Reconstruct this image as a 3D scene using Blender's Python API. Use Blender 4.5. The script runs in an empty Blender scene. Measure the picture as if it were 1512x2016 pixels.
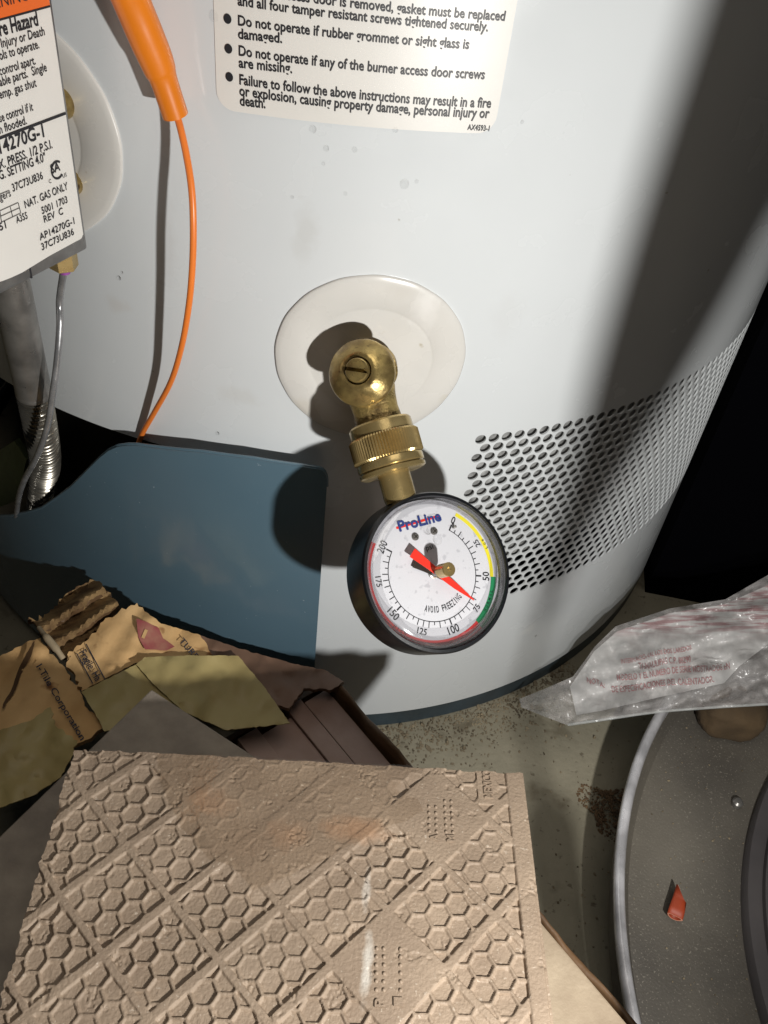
import bpy, bmesh, math, random
import numpy as np
from mathutils import Vector, Matrix, noise as mnoise
from mathutils.geometry import delaunay_2d_cdt

random.seed(7)
rng = np.random.default_rng(7)
scene = bpy.context.scene
PI = math.pi

# ------------------------------------------------------------------ camera
FPX = 1800.0                                   # focal length for a 1512 x 2016 frame
PITCH, ROLL = math.radians(43.806), math.radians(7.436)
CAM = np.array([0.0, 0.0, 0.5173])
_X = np.array([1.0, 0, 0]); _U = np.array([0, math.sin(PITCH), math.cos(PITCH)])
FW = np.array([0, math.cos(PITCH), -math.sin(PITCH)])
RT = math.cos(ROLL) * _X + math.sin(ROLL) * _U
UP = -math.sin(ROLL) * _X + math.cos(ROLL) * _U
cam_data = bpy.data.cameras.new('camera')
cam = bpy.data.objects.new('camera', cam_data)
scene.collection.objects.link(cam)
cam.matrix_world = Matrix(((RT[0], UP[0], -FW[0], CAM[0]), (RT[1], UP[1], -FW[1], CAM[1]),
                           (RT[2], UP[2], -FW[2], CAM[2]), (0, 0, 0, 1)))
cam_data.sensor_fit = 'VERTICAL'; cam_data.sensor_height = 24.0; cam_data.sensor_width = 18.0
cam_data.lens = 24.0 * FPX / 2016.0
cam_data.clip_start = 0.01; cam_data.clip_end = 60
scene.camera = cam

# ------------------------------------------------------------------ world, lamps, exposure
world = bpy.data.worlds.new('World'); scene.world = world; world.use_nodes = True
bg = world.node_tree.nodes['Background']
bg.inputs[0].default_value = (0.8, 0.9, 1.0, 1); bg.inputs[1].default_value = 0.004

LAMP = np.array([0.150, 0.0, 0.350])           # the hand torch that lights the corner
torch_data = bpy.data.lights.new('torch', 'SPOT')
torch_data.energy = 6.0; torch_data.color = (1.0, 0.985, 0.95)
torch_data.shadow_soft_size = 0.0055
torch_data.spot_size = math.radians(140); torch_data.spot_blend = 0.45
torch = bpy.data.objects.new('torch', torch_data); scene.collection.objects.link(torch)
torch.location = LAMP
torch.rotation_euler = (Vector((-0.075, 0.29, 0.27)) - Vector(LAMP)).to_track_quat('-Z', 'Y').to_euler()

room_data = bpy.data.lights.new('room_lamp', 'AREA')
room_data.energy = 5.5; room_data.size = 0.9; room_data.color = (1.0, 0.93, 0.84)
room = bpy.data.objects.new('room_lamp', room_data); scene.collection.objects.link(room)
room.location = (0.10, 0.02, 1.9)
room.rotation_euler = (Vector((0.05, 0.15, 0.1)) - Vector(room.location)).to_track_quat('-Z', 'Y').to_euler()

scene.view_settings.view_transform = 'Standard'; scene.view_settings.look = 'None'
scene.view_settings.exposure = 0.0; scene.view_settings.gamma = 1.0
scene.view_settings.use_curve_mapping = False
scene.cycles.use_denoising = True
scene.cycles.max_bounces = 10; scene.cycles.transparent_max_bounces = 16

# ------------------------------------------------------------------ measuring helpers
R = 0.28584                                    # tank radius
CX, CY = -0.05677, 0.61322                     # tank axis


def nrm(v):
    v = np.asarray(v, float); return v / np.linalg.norm(v)


def ray(u, v):
    return nrm(FW + RT * (u - 756) / FPX - UP * (v - 1008) / FPX)


def on_tank(u, v, off=0.0):
    d = ray(u, v); c = np.array([CX, CY]); o = CAM[:2] - c; rr = R + off
    a = d[:2] @ d[:2]; b = 2 * o @ d[:2]; k = o @ o - rr * rr
    t = (-b - math.sqrt(max(b * b - 4 * a * k, 0))) / (2 * a)
    return CAM + d * t


def on_height(u, v, z):
    d = ray(u, v); return CAM + d * ((z - CAM[2]) / d[2])


def on_plane(u, v, p, n):
    d = ray(u, v); return CAM + d * (((p - CAM) @ n) / (d @ n))


def tank_tz(u, v, off=0.0):
    q = on_tank(u, v, off); return math.atan2(q[0] - CX, -(q[1] - CY)), q[2]


def tank_pt(th, z, off=0.0):
    return np.array([CX + (R + off) * math.sin(th), CY - (R + off) * math.cos(th), z])


def depth_of(p):
    return float((np.asarray(p) - CAM) @ FW)


# ------------------------------------------------------------------ object helpers
def link(o):
    scene.collection.objects.link(o); return o


def thing(name, loc, label, cat, group=None):
    o = bpy.data.objects.new(name, None); o.location = [float(x) for x in loc]
    o.empty_display_size = 0.02
    return tag(link(o), label, cat, group)


def tag(o, label=None, cat=None, group=None, kind=None):
    if label: o['label'] = label
    if cat: o['category'] = cat
    if group: o['group'] = group
    if kind: o['kind'] = kind
    return o


def attach(o, parent):
    # every mesh is written in world coordinates, so undo the place of the Empty it hangs from
    o.parent = parent
    o.matrix_parent_inverse = Matrix.Translation(-Vector(parent.location))
    return o


def mesh_obj(name, verts, faces, mat=None, parent=None, smooth=True, uvs=None, mats=None, fmat=None):
    me = bpy.data.meshes.new(name)
    me.from_pydata([tuple(float(c) for c in v) for v in verts], [], [tuple(int(i) for i in f) for f in faces])
    if mats:
        for m in mats: me.materials.append(m)
        me.polygons.foreach_set('material_index', fmat)
    elif mat: me.materials.append(mat)
    if smooth: me.polygons.foreach_set('use_smooth', [True] * len(me.polygons))
    if uvs is not None:
        ul = me.uv_layers.new(name='UVMap')
        for lp in me.loops: ul.data[lp.index].uv = uvs[lp.vertex_index]
    me.update()
    o = bpy.data.objects.new(name, me); link(o)
    if parent is not None: attach(o, parent)
    return o


def flat_by_angle(o, deg=35):
    me = o.data; bm = bmesh.new(); bm.from_mesh(me)
    for e in bm.edges:
        e.smooth = not (len(e.link_faces) == 2 and e.calc_face_angle(0) > math.radians(deg))
    bm.to_mesh(me); bm.free(); return o


def basis(axis):
    a = nrm(axis); h = np.array([0, 0, 1.0]) if abs(a[2]) < 0.9 else np.array([1.0, 0, 0])
    e1 = nrm(np.cross(h, a)); return a, e1, np.cross(a, e1)


def lathe(name, prof, origin, axis, mat, parent=None, seg=64, teeth=None, sharp=30, e=None, closed=True):
    """prof: list of (radius, height along axis)."""
    a, e1, e2 = basis(axis)
    if e is not None: e1, e2 = e
    origin = np.asarray(origin, float); V = []; F = []
    for r, h in prof:
        for k in range(seg):
            t = 2 * PI * k / seg; rr = r
            if teeth and h in teeth: rr = r - (teeth[h] if k % 2 else 0)
            V.append(origin + a * h + (e1 * math.cos(t) + e2 * math.sin(t)) * rr)
    n = len(prof)
    for i in range(n - 1):
        for k in range(seg):
            k2 = (k + 1) % seg
            F.append((i * seg + k, i * seg + k2, (i + 1) * seg + k2, (i + 1) * seg + k))
    if closed:
        if prof[0][0] > 1e-6: F.append(tuple(reversed(range(seg))))
        if prof[-1][0] > 1e-6: F.append(tuple((n - 1) * seg + k for k in range(seg)))
    o = mesh_obj(name, V, F, mat, parent)
    return flat_by_angle(o, sharp)


def spline(pts, n):
    """Catmull-Rom through points (any dimension)."""
    P = [np.asarray(p, float) for p in pts]
    P = [2 * P[0] - P[1]] + P + [2 * P[-1] - P[-2]]; out = []
    for i in range(1, len(P) - 2):
        for k in range(n):
            t = k / n
            out.append(0.5 * ((2 * P[i]) + (-P[i - 1] + P[i + 1]) * t + (2 * P[i - 1] - 5 * P[i] + 4 * P[i + 1] - P[i + 2]) * t * t
                              + (-P[i - 1] + 3 * P[i] - 3 * P[i + 1] + P[i + 2]) * t ** 3))
    out.append(P[-2]); return out


def tube(name, path, rad, mat, parent=None, seg=16, caps=True):
    """path: points; rad: number or list."""
    P = [np.asarray(p, float) for p in path]; n = len(P)
    if not hasattr(rad, '__len__'): rad = [rad] * n
    V = []; F = []; up = None
    for i in range(n):
        t = nrm(P[min(i + 1, n - 1)] - P[max(i - 1, 0)])
        if up is None: up = basis(t)[1]
        up = nrm(up - t * (up @ t)); e2 = np.cross(t, up)
        for k in range(seg):
            a = 2 * PI * k / seg
            V.append(P[i] + (up * math.cos(a) + e2 * math.sin(a)) * rad[i])
    for i in range(n - 1):
        for k in range(seg):
            k2 = (k + 1) % seg
            F.append((i * seg + k, i * seg + k2, (i + 1) * seg + k2, (i + 1) * seg + k))
    if caps:
        F.append(tuple(reversed(range(seg)))); F.append(tuple((n - 1) * seg + k for k in range(seg)))
    return flat_by_angle(mesh_obj(name, V, F, mat, parent), 50)


def box_obj(name, o, ex, ey, ez, size, mat, parent=None, bevel=0.0):
    """box with one corner at o, edges ex*size[0] ..."""
    o = np.asarray(o, float); ex, ey, ez = [np.asarray(q, float) for q in (ex, ey, ez)]
    V = [o + ex * size[0] * i + ey * size[1] * j + ez * size[2] * k for k in (0, 1) for j in (0, 1) for i in (0, 1)]
    F = [(0, 2, 3, 1), (4, 5, 7, 6), (0, 1, 5, 4), (2, 6, 7, 3), (0, 4, 6, 2), (1, 3, 7, 5)]
    ob = mesh_obj(name, V, F, mat, parent, smooth=False)
    bm = bmesh.new(); bm.from_mesh(ob.data)
    bmesh.ops.recalc_face_normals(bm, faces=bm.faces)
    if bevel: bmesh.ops.bevel(bm, geom=list(bm.edges), offset=bevel, segments=2, affect='EDGES', profile=0.6)
    bm.to_mesh(ob.data); bm.free()
    return ob


# ------------------------------------------------------------------ text
_tc = {}


def glyphs(body, bold=0.0):
    key = (body, bold)
    if key in _tc: return _tc[key]
    cu = bpy.data.curves.new('t', 'FONT'); cu.body = body; cu.size = 1.0; cu.offset = bold; cu.resolution_u = 3
    ob = bpy.data.objects.new('t', cu); link(ob)
    bpy.context.view_layer.update()
    dg = bpy.context.evaluated_depsgraph_get()
    me = bpy.data.meshes.new_from_object(ob.evaluated_get(dg))
    bm = bmesh.new(); bm.from_mesh(me); bmesh.ops.triangulate(bm, faces=bm.faces)
    bm.verts.ensure_lookup_table()
    V = np.array([v.co[:2] for v in bm.verts]) if len(bm.verts) else np.zeros((0, 2))
    F = [tuple(v.index for v in f.verts) for f in bm.faces]
    bm.free(); bpy.data.meshes.remove(me); bpy.data.objects.remove(ob); bpy.data.curves.remove(cu)
    _tc[key] = (V, F); return V, F


_capH = None


def text_map(name, body, fn, mat, parent, bold=0.0):
    """fn(x 0..1 over the line, y in cap heights) -> world point."""
    global _capH
    if _capH is None:
        v, _ = glyphs('H'); _capH = v[:, 1].max()
    V, F = glyphs(body, bold)
    x0, x1 = V[:, 0].min(), V[:, 0].max()
    W = [fn((x - x0) / (x1 - x0), y / _capH) for x, y in V]
    return mesh_obj(name, W, F, mat, parent, smooth=False)


# ------------------------------------------------------------------ materials
def nodes_of(name):
    m = bpy.data.materials.new(name); m.use_nodes = True
    nt = m.node_tree; return m, nt, nt.nodes['Principled BSDF']


def pbr(name, col, rough=0.5, metal=0.0, var=0.0, vs=30.0, col2=None, bump=0.0, bs=300.0, rvar=0.0, rs=40.0,
        coat=0.0, spec=0.5, specks=None, stretch=None, thr=(0.35, 0.7), detail=6.0, trans=0.0):
    m, nt, b = nodes_of(name); N = nt.nodes; Lk = nt.links
    tc = N.new('ShaderNodeTexCoord'); src = tc.outputs['Object']
    if stretch:
        mp = N.new('ShaderNodeMapping'); mp.inputs['Scale'].default_value = stretch
        Lk.new(src, mp.inputs[0]); src = mp.outputs[0]
    b.inputs['Roughness'].default_value = rough; b.inputs['Metallic'].default_value = metal
    b.inputs['Specular IOR Level'].default_value = spec
    b.inputs['Coat Weight'].default_value = coat; b.inputs['Coat Roughness'].default_value = 0.06
    if trans: b.inputs['Transmission Weight'].default_value = trans
    b.inputs['Base Color'].default_value = (*col, 1)
    last = None
    if var or col2:
        c2 = col2 if col2 else tuple(max(0, c * (1 - var)) for c in col)
        nz = N.new('ShaderNodeTexNoise'); nz.inputs['Scale'].default_value = vs; nz.inputs['Detail'].default_value = detail
        Lk.new(src, nz.inputs['Vector'])
        rp = N.new('ShaderNodeValToRGB'); rp.color_ramp.elements[0].position = thr[0]; rp.color_ramp.elements[1].position = thr[1]
        rp.color_ramp.elements[0].color = (*c2, 1); rp.color_ramp.elements[1].color = (*col, 1)
        Lk.new(nz.outputs['Fac'], rp.inputs[0]); last = rp.outputs[0]
    if specks:                                  # (colour, scale, threshold)
        sc, ss, st = specks
        nz2 = N.new('ShaderNodeTexNoise'); nz2.inputs['Scale'].default_value = ss; nz2.inputs['Detail'].default_value = 3
        Lk.new(src, nz2.inputs['Vector'])
        r2 = N.new('ShaderNodeValToRGB'); r2.color_ramp.elements[0].position = st; r2.color_ramp.elements[1].position = min(1, st + 0.06)
        Lk.new(nz2.outputs['Fac'], r2.inputs[0])
        mx = N.new('ShaderNodeMix'); mx.data_type = 'RGBA'
        Lk.new(r2.outputs[0], mx.inputs[0])
        if last: Lk.new(last, mx.inputs[6])
        else: mx.inputs[6].default_value = (*col, 1)
        mx.inputs[7].default_value = (*sc, 1); last = mx.outputs[2]
    if last: Lk.new(last, b.inputs['Base Color'])
    if rvar:
        n3 = N.new('ShaderNodeTexNoise'); n3.inputs['Scale'].default_value = rs; n3.inputs['Detail'].default_value = 5
        Lk.new(src, n3.inputs['Vector'])
        mr = N.new('ShaderNodeMapRange'); mr.inputs[3].default_value = max(0.02, rough - rvar); mr.inputs[4].default_value = min(1, rough + rvar)
        mr.inputs[1].default_value = 0.3; mr.inputs[2].default_value = 0.7
        Lk.new(n3.outputs['Fac'], mr.inputs[0]); Lk.new(mr.outputs[0], b.inputs['Roughness'])
    if bump:
        n4 = N.new('ShaderNodeTexNoise'); n4.inputs['Scale'].default_value = bs; n4.inputs['Detail'].default_value = 4
        Lk.new(src, n4.inputs['Vector'])
        bp = N.new('ShaderNodeBump'); bp.inputs['Strength'].default_value = bump; bp.inputs['Distance'].default_value = 0.001
        Lk.new(n4.outputs['Fac'], bp.inputs['Height']); Lk.new(bp.outputs[0], b.inputs['Normal'])
    return m


def clear(name, tint=(0.97, 0.97, 0.97), rough=0.03, gloss=1.0, ior=1.49, haze=0.0, hcol=(0.7, 0.72, 0.72), bump=0.0, bs=60):
    m, nt, b = nodes_of(name); N = nt.nodes; Lk = nt.links; N.remove(b)
    out = N['Material Output']
    tr = N.new('ShaderNodeBsdfTransparent'); tr.inputs[0].default_value = (*tint, 1)
    gl = N.new('ShaderNodeBsdfGlossy'); gl.inputs['Roughness'].default_value = rough; gl.inputs[0].default_value = (gloss,) * 3 + (1,)
    fr = N.new('ShaderNodeFresnel')
    ge_ = N.new('ShaderNodeNewGeometry'); ml = N.new('ShaderNodeMath'); ml.operation = 'MULTIPLY_ADD'   # a thin film reflects alike from both sides
    ml.inputs[1].default_value = 1 / ior - ior; ml.inputs[2].default_value = ior
    Lk.new(ge_.outputs['Backfacing'], ml.inputs[0]); Lk.new(ml.outputs[0], fr.inputs[0])
    mx = N.new('ShaderNodeMixShader'); Lk.new(fr.outputs[0], mx.inputs[0])
    base = tr.outputs[0]
    if haze:
        df = N.new('ShaderNodeBsdfDiffuse'); df.inputs[0].default_value = (*hcol, 1)
        m2 = N.new('ShaderNodeMixShader'); m2.inputs[0].default_value = haze
        Lk.new(tr.outputs[0], m2.inputs[1]); Lk.new(df.outputs[0], m2.inputs[2]); base = m2.outputs[0]
    Lk.new(base, mx.inputs[1]); Lk.new(gl.outputs[0], mx.inputs[2]); Lk.new(mx.outputs[0], out.inputs[0])
    if bump:
        tc = N.new('ShaderNodeTexCoord')
        n4 = N.new('ShaderNodeTexNoise'); n4.inputs['Scale'].default_value = bs; n4.inputs['Detail'].default_value = 3
        Lk.new(tc.outputs['Object'], n4.inputs['Vector'])
        bp = N.new('ShaderNodeBump'); bp.inputs['Strength'].default_value = bump; bp.inputs['Distance'].default_value = 0.004
        Lk.new(n4.outputs['Fac'], bp.inputs['Height']); Lk.new(bp.outputs[0], gl.inputs['Normal']); Lk.new(bp.outputs[0], fr.inputs['Normal'])
    return m


M = {}
M['enamel'] = pbr('white_enamel', (0.70, 0.725, 0.735), 0.24, var=0.07, vs=7, coat=0.30, spec=0.5, bump=0.10, bs=22, rvar=0.07, rs=30, specks=((0.40, 0.38, 0.34), 170, 0.765))
M['blue'] = pbr('slate_blue_enamel', (0.098, 0.165, 0.212), 0.24, var=0.12, vs=9, coat=0.25, specks=((0.30, 0.36, 0.40), 420, 0.735), bump=0.03, bs=500)
M['blue_dark'] = pbr('dull_blue_ring', (0.050, 0.075, 0.092), 0.5, col2=(0.028, 0.036, 0.040), vs=25, bump=0.2, bs=200)
M['plastic'] = pbr('ivory_plastic', (0.70, 0.68, 0.64), 0.30, var=0.09, vs=28, bump=0.06, bs=60, specks=((0.46, 0.41, 0.31), 110, 0.71), rvar=0.12, rs=45)
M['sticker'] = pbr('sticker_paper', (0.76, 0.735, 0.69), 0.38, var=0.05, vs=25, bump=0.02, bs=200)
M['ink'] = pbr('black_ink', (0.018, 0.018, 0.022), 0.45)
M['orange_ink'] = pbr('orange_ink', (0.80, 0.15, 0.025), 0.42)
M['liner'] = pbr('grey_liner', (0.40, 0.40, 0.39), 0.6, var=0.65, vs=200, bump=0.4, bs=350)
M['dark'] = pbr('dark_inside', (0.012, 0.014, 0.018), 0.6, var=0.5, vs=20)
M['brass'] = pbr('aged_brass', (0.52, 0.385, 0.145), 0.30, 0.72, col2=(0.21, 0.145, 0.060), vs=130, rvar=0.16, rs=160, bump=0.22, bs=360, thr=(0.34, 0.62), specks=((0.10, 0.065, 0.03), 230, 0.66))
M['brass_cast'] = pbr('cast_brass', (0.50, 0.37, 0.14), 0.36, 0.72, col2=(0.17, 0.115, 0.048), vs=150, rvar=0.17, rs=200, bump=0.6, bs=480, thr=(0.34, 0.64), specks=((0.08, 0.055, 0.025), 260, 0.66))
M['brass_turned'] = pbr('turned_brass', (0.56, 0.43, 0.20), 0.24, 0.72, col2=(0.42, 0.30, 0.12), vs=60, rvar=0.08, rs=120, bump=0.05, bs=500)
M['steel'] = pbr('brushed_steel', (0.33, 0.315, 0.295), 0.34, 0.65, var=0.45, vs=80, rvar=0.1, rs=120, bump=0.06, bs=400)
M['corr'] = pbr('corrugated_steel', (0.44, 0.41, 0.35), 0.24, 0.85, var=0.35, vs=90, rvar=0.08)
M['alu'] = pbr('dull_aluminium', (0.46, 0.46, 0.47), 0.30, 0.60, var=0.35, vs=120, rvar=0.12, rs=200, bump=0.1, bs=300)
M['zinc'] = pbr('cast_zinc', (0.34, 0.335, 0.33), 0.42, 0.85, var=0.25, vs=150, bump=0.12, bs=500)
M['orange'] = pbr('orange_sleeve', (0.80, 0.215, 0.012), 0.33, var=0.1, vs=40, coat=0.15, bump=0.03, bs=200)
M['orange_wire'] = pbr('orange_wire_skin', (0.86, 0.22, 0.035), 0.34, var=0.06, vs=40)
M['black'] = pbr('black_plastic', (0.010, 0.011, 0.013), 0.28, var=0.3, vs=60, bump=0.05, bs=300)
M['dial'] = pbr('dial_white', (0.58, 0.58, 0.61), 0.5, col2=(0.46, 0.46, 0.49), vs=300, thr=(0.30, 0.38), detail=2)
M['red'] = pbr('needle_red', (0.78, 0.035, 0.02), 0.35)
M['band_red'] = pbr('band_red', (0.62, 0.045, 0.045), 0.45)
M['yellow'] = pbr('band_yellow', (0.74, 0.64, 0.03), 0.45)
M['green'] = pbr('band_green', (0.015, 0.24, 0.09), 0.45)
M['navy'] = pbr('logo_navy', (0.025, 0.045, 0.19), 0.45)
M['white_ink'] = pbr('white_ink', (0.75, 0.75, 0.75), 0.45)
M['umber'] = pbr('dark_pointer', (0.035, 0.028, 0.022), 0.4, metal=0.2)
M['lens'] = clear('clear_lens', (0.985, 0.985, 0.985), 0.02, 1.0, 1.45)
M['lens_rim'] = clear('lens_rim', (0.80, 0.80, 0.81), 0.06, 1.0, 1.75, haze=0.06, hcol=(0.5, 0.5, 0.5))
M['violet'] = pbr('violet_mark', (0.30, 0.07, 0.33), 0.5)
M['tile'] = pbr('bisque', (0.272, 0.204, 0.145), 0.66, col2=(0.205, 0.150, 0.105), vs=45, bump=0.35, bs=900, thr=(0.3, 0.7), specks=((0.36, 0.295, 0.23), 650, 0.66))
M['tile_grey'] = pbr('bisque_dull', (0.34, 0.29, 0.23), 0.7, col2=(0.22, 0.185, 0.15), vs=70, bump=0.25, bs=600)
M['tile_mauve'] = pbr('bisque_mauve', (0.44, 0.31, 0.26), 0.5, col2=(0.28, 0.16, 0.115), vs=30, bump=0.25, bs=260, thr=(0.25, 0.6))
M['tile_tan'] = pbr('bisque_tan', (0.42, 0.335, 0.235), 0.65, col2=(0.29, 0.22, 0.15), vs=50, bump=0.3, bs=500)
M['card'] = pbr('cardboard', (0.66, 0.43, 0.20), 0.8, col2=(0.52, 0.31, 0.125), vs=26, bump=0.3, bs=260, specks=((0.24, 0.10, 0.03), 60, 0.66), thr=(0.3, 0.65))
M['card_wet'] = pbr('wet_cardboard', (0.15, 0.082, 0.036), 0.6, col2=(0.075, 0.04, 0.018), vs=30, bump=0.4, bs=240)
M['card_core'] = pbr('torn_cardboard_core', (0.36, 0.23, 0.10), 0.85, col2=(0.12, 0.065, 0.025), vs=60, bump=0.8, bs=300, stretch=(1, 3, 1))
M['tape'] = pbr('yellowed_tape', (0.42, 0.345, 0.150), 0.55, col2=(0.34, 0.26, 0.105), vs=22, bump=0.12, bs=150)
M['card_ink'] = pbr('carton_ink', (0.030, 0.030, 0.045), 0.7)
M['card_red'] = pbr('carton_red_ink', (0.31, 0.070, 0.070), 0.7, col2=(0.40, 0.20, 0.13), vs=70, thr=(0.30, 0.55))
M['concrete'] = None
M['rim'] = pbr('bright_rim', (0.84, 0.83, 0.86), 0.24, 0.30, var=0.5, vs=55, rvar=0.12, bump=0.12, bs=220)
M['pan'] = pbr('dusty_pan', (0.165, 0.148, 0.120), 0.55, metal=0.15, col2=(0.078, 0.070, 0.060), vs=11, bump=0.25, bs=700, specks=((0.22, 0.20, 0.165), 900, 0.62), thr=(0.34, 0.68), rvar=0.15, rs=20)
M['lid'] = pbr('charcoal_lid', (0.095, 0.086, 0.086), 0.42, col2=(0.060, 0.055, 0.057), vs=14, bump=0.08, bs=300)
M['scrap'] = pbr('red_rubber', (0.33, 0.045, 0.012), 0.55, var=0.3, vs=80)
M['scrap_cut'] = pbr('red_rubber_cut', (0.72, 0.33, 0.22), 0.6)
M['foam'] = pbr('tan_foam', (0.095, 0.060, 0.028), 0.9, col2=(0.06, 0.038, 0.018), vs=60, bump=0.6, bs=200)
M['rust'] = pbr('rusty_dirt', (0.17, 0.105, 0.052), 0.95, col2=(0.08, 0.048, 0.025), vs=150, bump=0.8, bs=400)
M['dirt'] = pbr('dry_dirt', (0.32, 0.26, 0.17), 0.95, col2=(0.085, 0.066, 0.042), vs=90, bump=0.6, bs=400)
M['pale_green'] = pbr('pale_green_board', (0.30, 0.36, 0.17), 0.7, var=0.25, vs=30)
M['dark_backdrop'] = pbr('painted_darkness', (0.0015, 0.0015, 0.0022), 0.95, spec=0.02)  # near-black colour stands in for unlit darkness
M['film'] = clear('plastic_film', (0.93, 0.94, 0.94), 0.20, 1.0, 1.36, haze=0.27, hcol=(0.66, 0.63, 0.62), bump=0.25, bs=60)
M['film_seam'] = clear('plastic_seam', (0.90, 0.91, 0.91), 0.12, 0.9, 1.5, haze=0.35, hcol=(0.62, 0.64, 0.63))
M['water'] = clear('water_film', (0.93, 0.91, 0.88), 0.05, 1.0, 1.33, bump=0.05, bs=120)


M['drop'] = clear('water_drop', (0.985, 0.985, 0.985), 0.04, 1.0, 1.38)


def concrete_mat():
    m, nt, b = nodes_of('stained_concrete'); N = nt.nodes; Lk = nt.links
    tc = N.new('ShaderNodeTexCoord'); src = tc.outputs['Object']

    def noise(scale, detail, lo, hi, c0, c1):
        nz = N.new('ShaderNodeTexNoise'); nz.inputs['Scale'].default_value = scale; nz.inputs['Detail'].default_value = detail
        Lk.new(src, nz.inputs['Vector']); rp = N.new('ShaderNodeValToRGB')
        rp.color_ramp.elements[0].position = lo; rp.color_ramp.elements[1].position = hi
        rp.color_ramp.elements[0].color = (*c0, 1); rp.color_ramp.elements[1].color = (*c1, 1)
        Lk.new(nz.outputs['Fac'], rp.inputs[0]); return rp.outputs[0], nz.outputs['Fac']

    a, fa = noise(14, 8, 0.3, 0.7, (0.19, 0.172, 0.122), (0.30, 0.272, 0.200))
    s, _ = noise(38, 5, 0.30, 0.42, (0.45, 0.40, 0.34), (1, 1, 1))
    d, fd = noise(210, 4, 0.30, 0.37, (0.35, 0.30, 0.25), (1, 1, 1))
    m1 = N.new('ShaderNodeMix'); m1.data_type = 'RGBA'; m1.blend_type = 'MULTIPLY'; m1.inputs[0].default_value = 0.8
    Lk.new(a, m1.inputs[6]); Lk.new(s, m1.inputs[7])
    m2 = N.new('ShaderNodeMix'); m2.data_type = 'RGBA'; m2.blend_type = 'MULTIPLY'; m2.inputs[0].default_value = 0.7
    Lk.new(m1.outputs[2], m2.inputs[6]); Lk.new(d, m2.inputs[7])
    Lk.new(m2.outputs[2], b.inputs['Base Color'])
    b.inputs['Roughness'].default_value = 0.72
    bp = N.new('ShaderNodeBump'); bp.inputs['Strength'].default_value = 0.35; bp.inputs['Distance'].default_value = 0.002
    Lk.new(fd, bp.inputs['Height']); Lk.new(bp.outputs[0], b.inputs['Normal'])
    return m


M['concrete'] = concrete_mat()


def bag_paper_mat():
    """white printed sheet: rows of red print run along the sheet's upper half."""
    m, nt, b = nodes_of('printed_sheet'); N = nt.nodes; Lk = nt.links
    uv = N.new('ShaderNodeUVMap'); sp = N.new('ShaderNodeSeparateXYZ'); Lk.new(uv.outputs[0], sp.inputs[0])
    mp = N.new('ShaderNodeMapping'); mp.inputs['Scale'].default_value = (9, 46, 1); Lk.new(uv.outputs[0], mp.inputs[0])
    nz = N.new('ShaderNodeTexNoise'); nz.inputs['Scale'].default_value = 1.0; nz.inputs['Detail'].default_value = 5; Lk.new(mp.outputs[0], nz.inputs['Vector'])
    rp = N.new('ShaderNodeValToRGB'); rp.color_ramp.elements[0].position = 0.44; rp.color_ramp.elements[1].position = 0.58
    Lk.new(nz.outputs['Fac'], rp.inputs[0])
    mr = N.new('ShaderNodeMapRange'); mr.inputs[1].default_value = 0.50; mr.inputs[2].default_value = 0.60; Lk.new(sp.outputs[1], mr.inputs[0])
    mul = N.new('ShaderNodeMath'); mul.operation = 'MULTIPLY'; Lk.new(rp.outputs[0], mul.inputs[0]); Lk.new(mr.outputs[0], mul.inputs[1])
    mx = N.new('ShaderNodeMix'); mx.data_type = 'RGBA'; mx.inputs[6].default_value = (0.62, 0.61, 0.60, 1); mx.inputs[7].default_value = (0.27, 0.065, 0.075, 1)
    Lk.new(mul.outputs[0], mx.inputs[0]); Lk.new(mx.outputs[2], b.inputs['Base Color'])
    b.inputs['Roughness'].default_value = 0.5
    return m


M['bag_paper'] = bag_paper_mat()
M['bag_ink'] = pbr('bag_red_ink', (0.42, 0.05, 0.06), 0.5)

# ================================================================== the setting
floor = mesh_obj('floor', [(-3, -3, 0), (3, -3, 0), (3, 3, 0), (-3, 3, 0)], [(0, 1, 2, 3)], M['concrete'], smooth=False)
tag(floor, 'stained bare concrete floor', kind='structure')
dark_backdrop = box_obj('dark_backdrop', (0.209, 0.488, 0.0), nrm((0.693, -0.06, 0)), nrm((0.06, 0.693, 0)), (0, 0, 1), (1.6, 0.05, 1.6), M['dark_backdrop'])  # panel added to paint the dark void behind the tank's right side
tag(dark_backdrop, 'added black panel standing in for the darkness right of the water heater', kind='structure')

# ================================================================== water heater
D2R = math.radians
heater = thing('water_heater', (CX, CY, 0), 'white enamelled water heater tank with a slate blue burner door and a perforated air intake', 'water heater')
Z_BASE = 0.0154
PF_T0, PF_PITCH, PF_ROWS, PF_COLS = D2R(20.115), D2R(1.372), 22, 44
PF_DZ = (0.2427 - 0.1187) / 21
PA = PF_T0 - PF_PITCH / 2; PB = PF_T0 + PF_PITCH * PF_COLS
PZ1 = 0.2427 + PF_DZ / 2; PZ0 = 0.2427 - PF_DZ * 21 - PF_DZ / 2
OP_A, OP_B, OP_Z0, OP_Z1 = D2R(-75), D2R(4.3), 0.03, 0.2235


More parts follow.
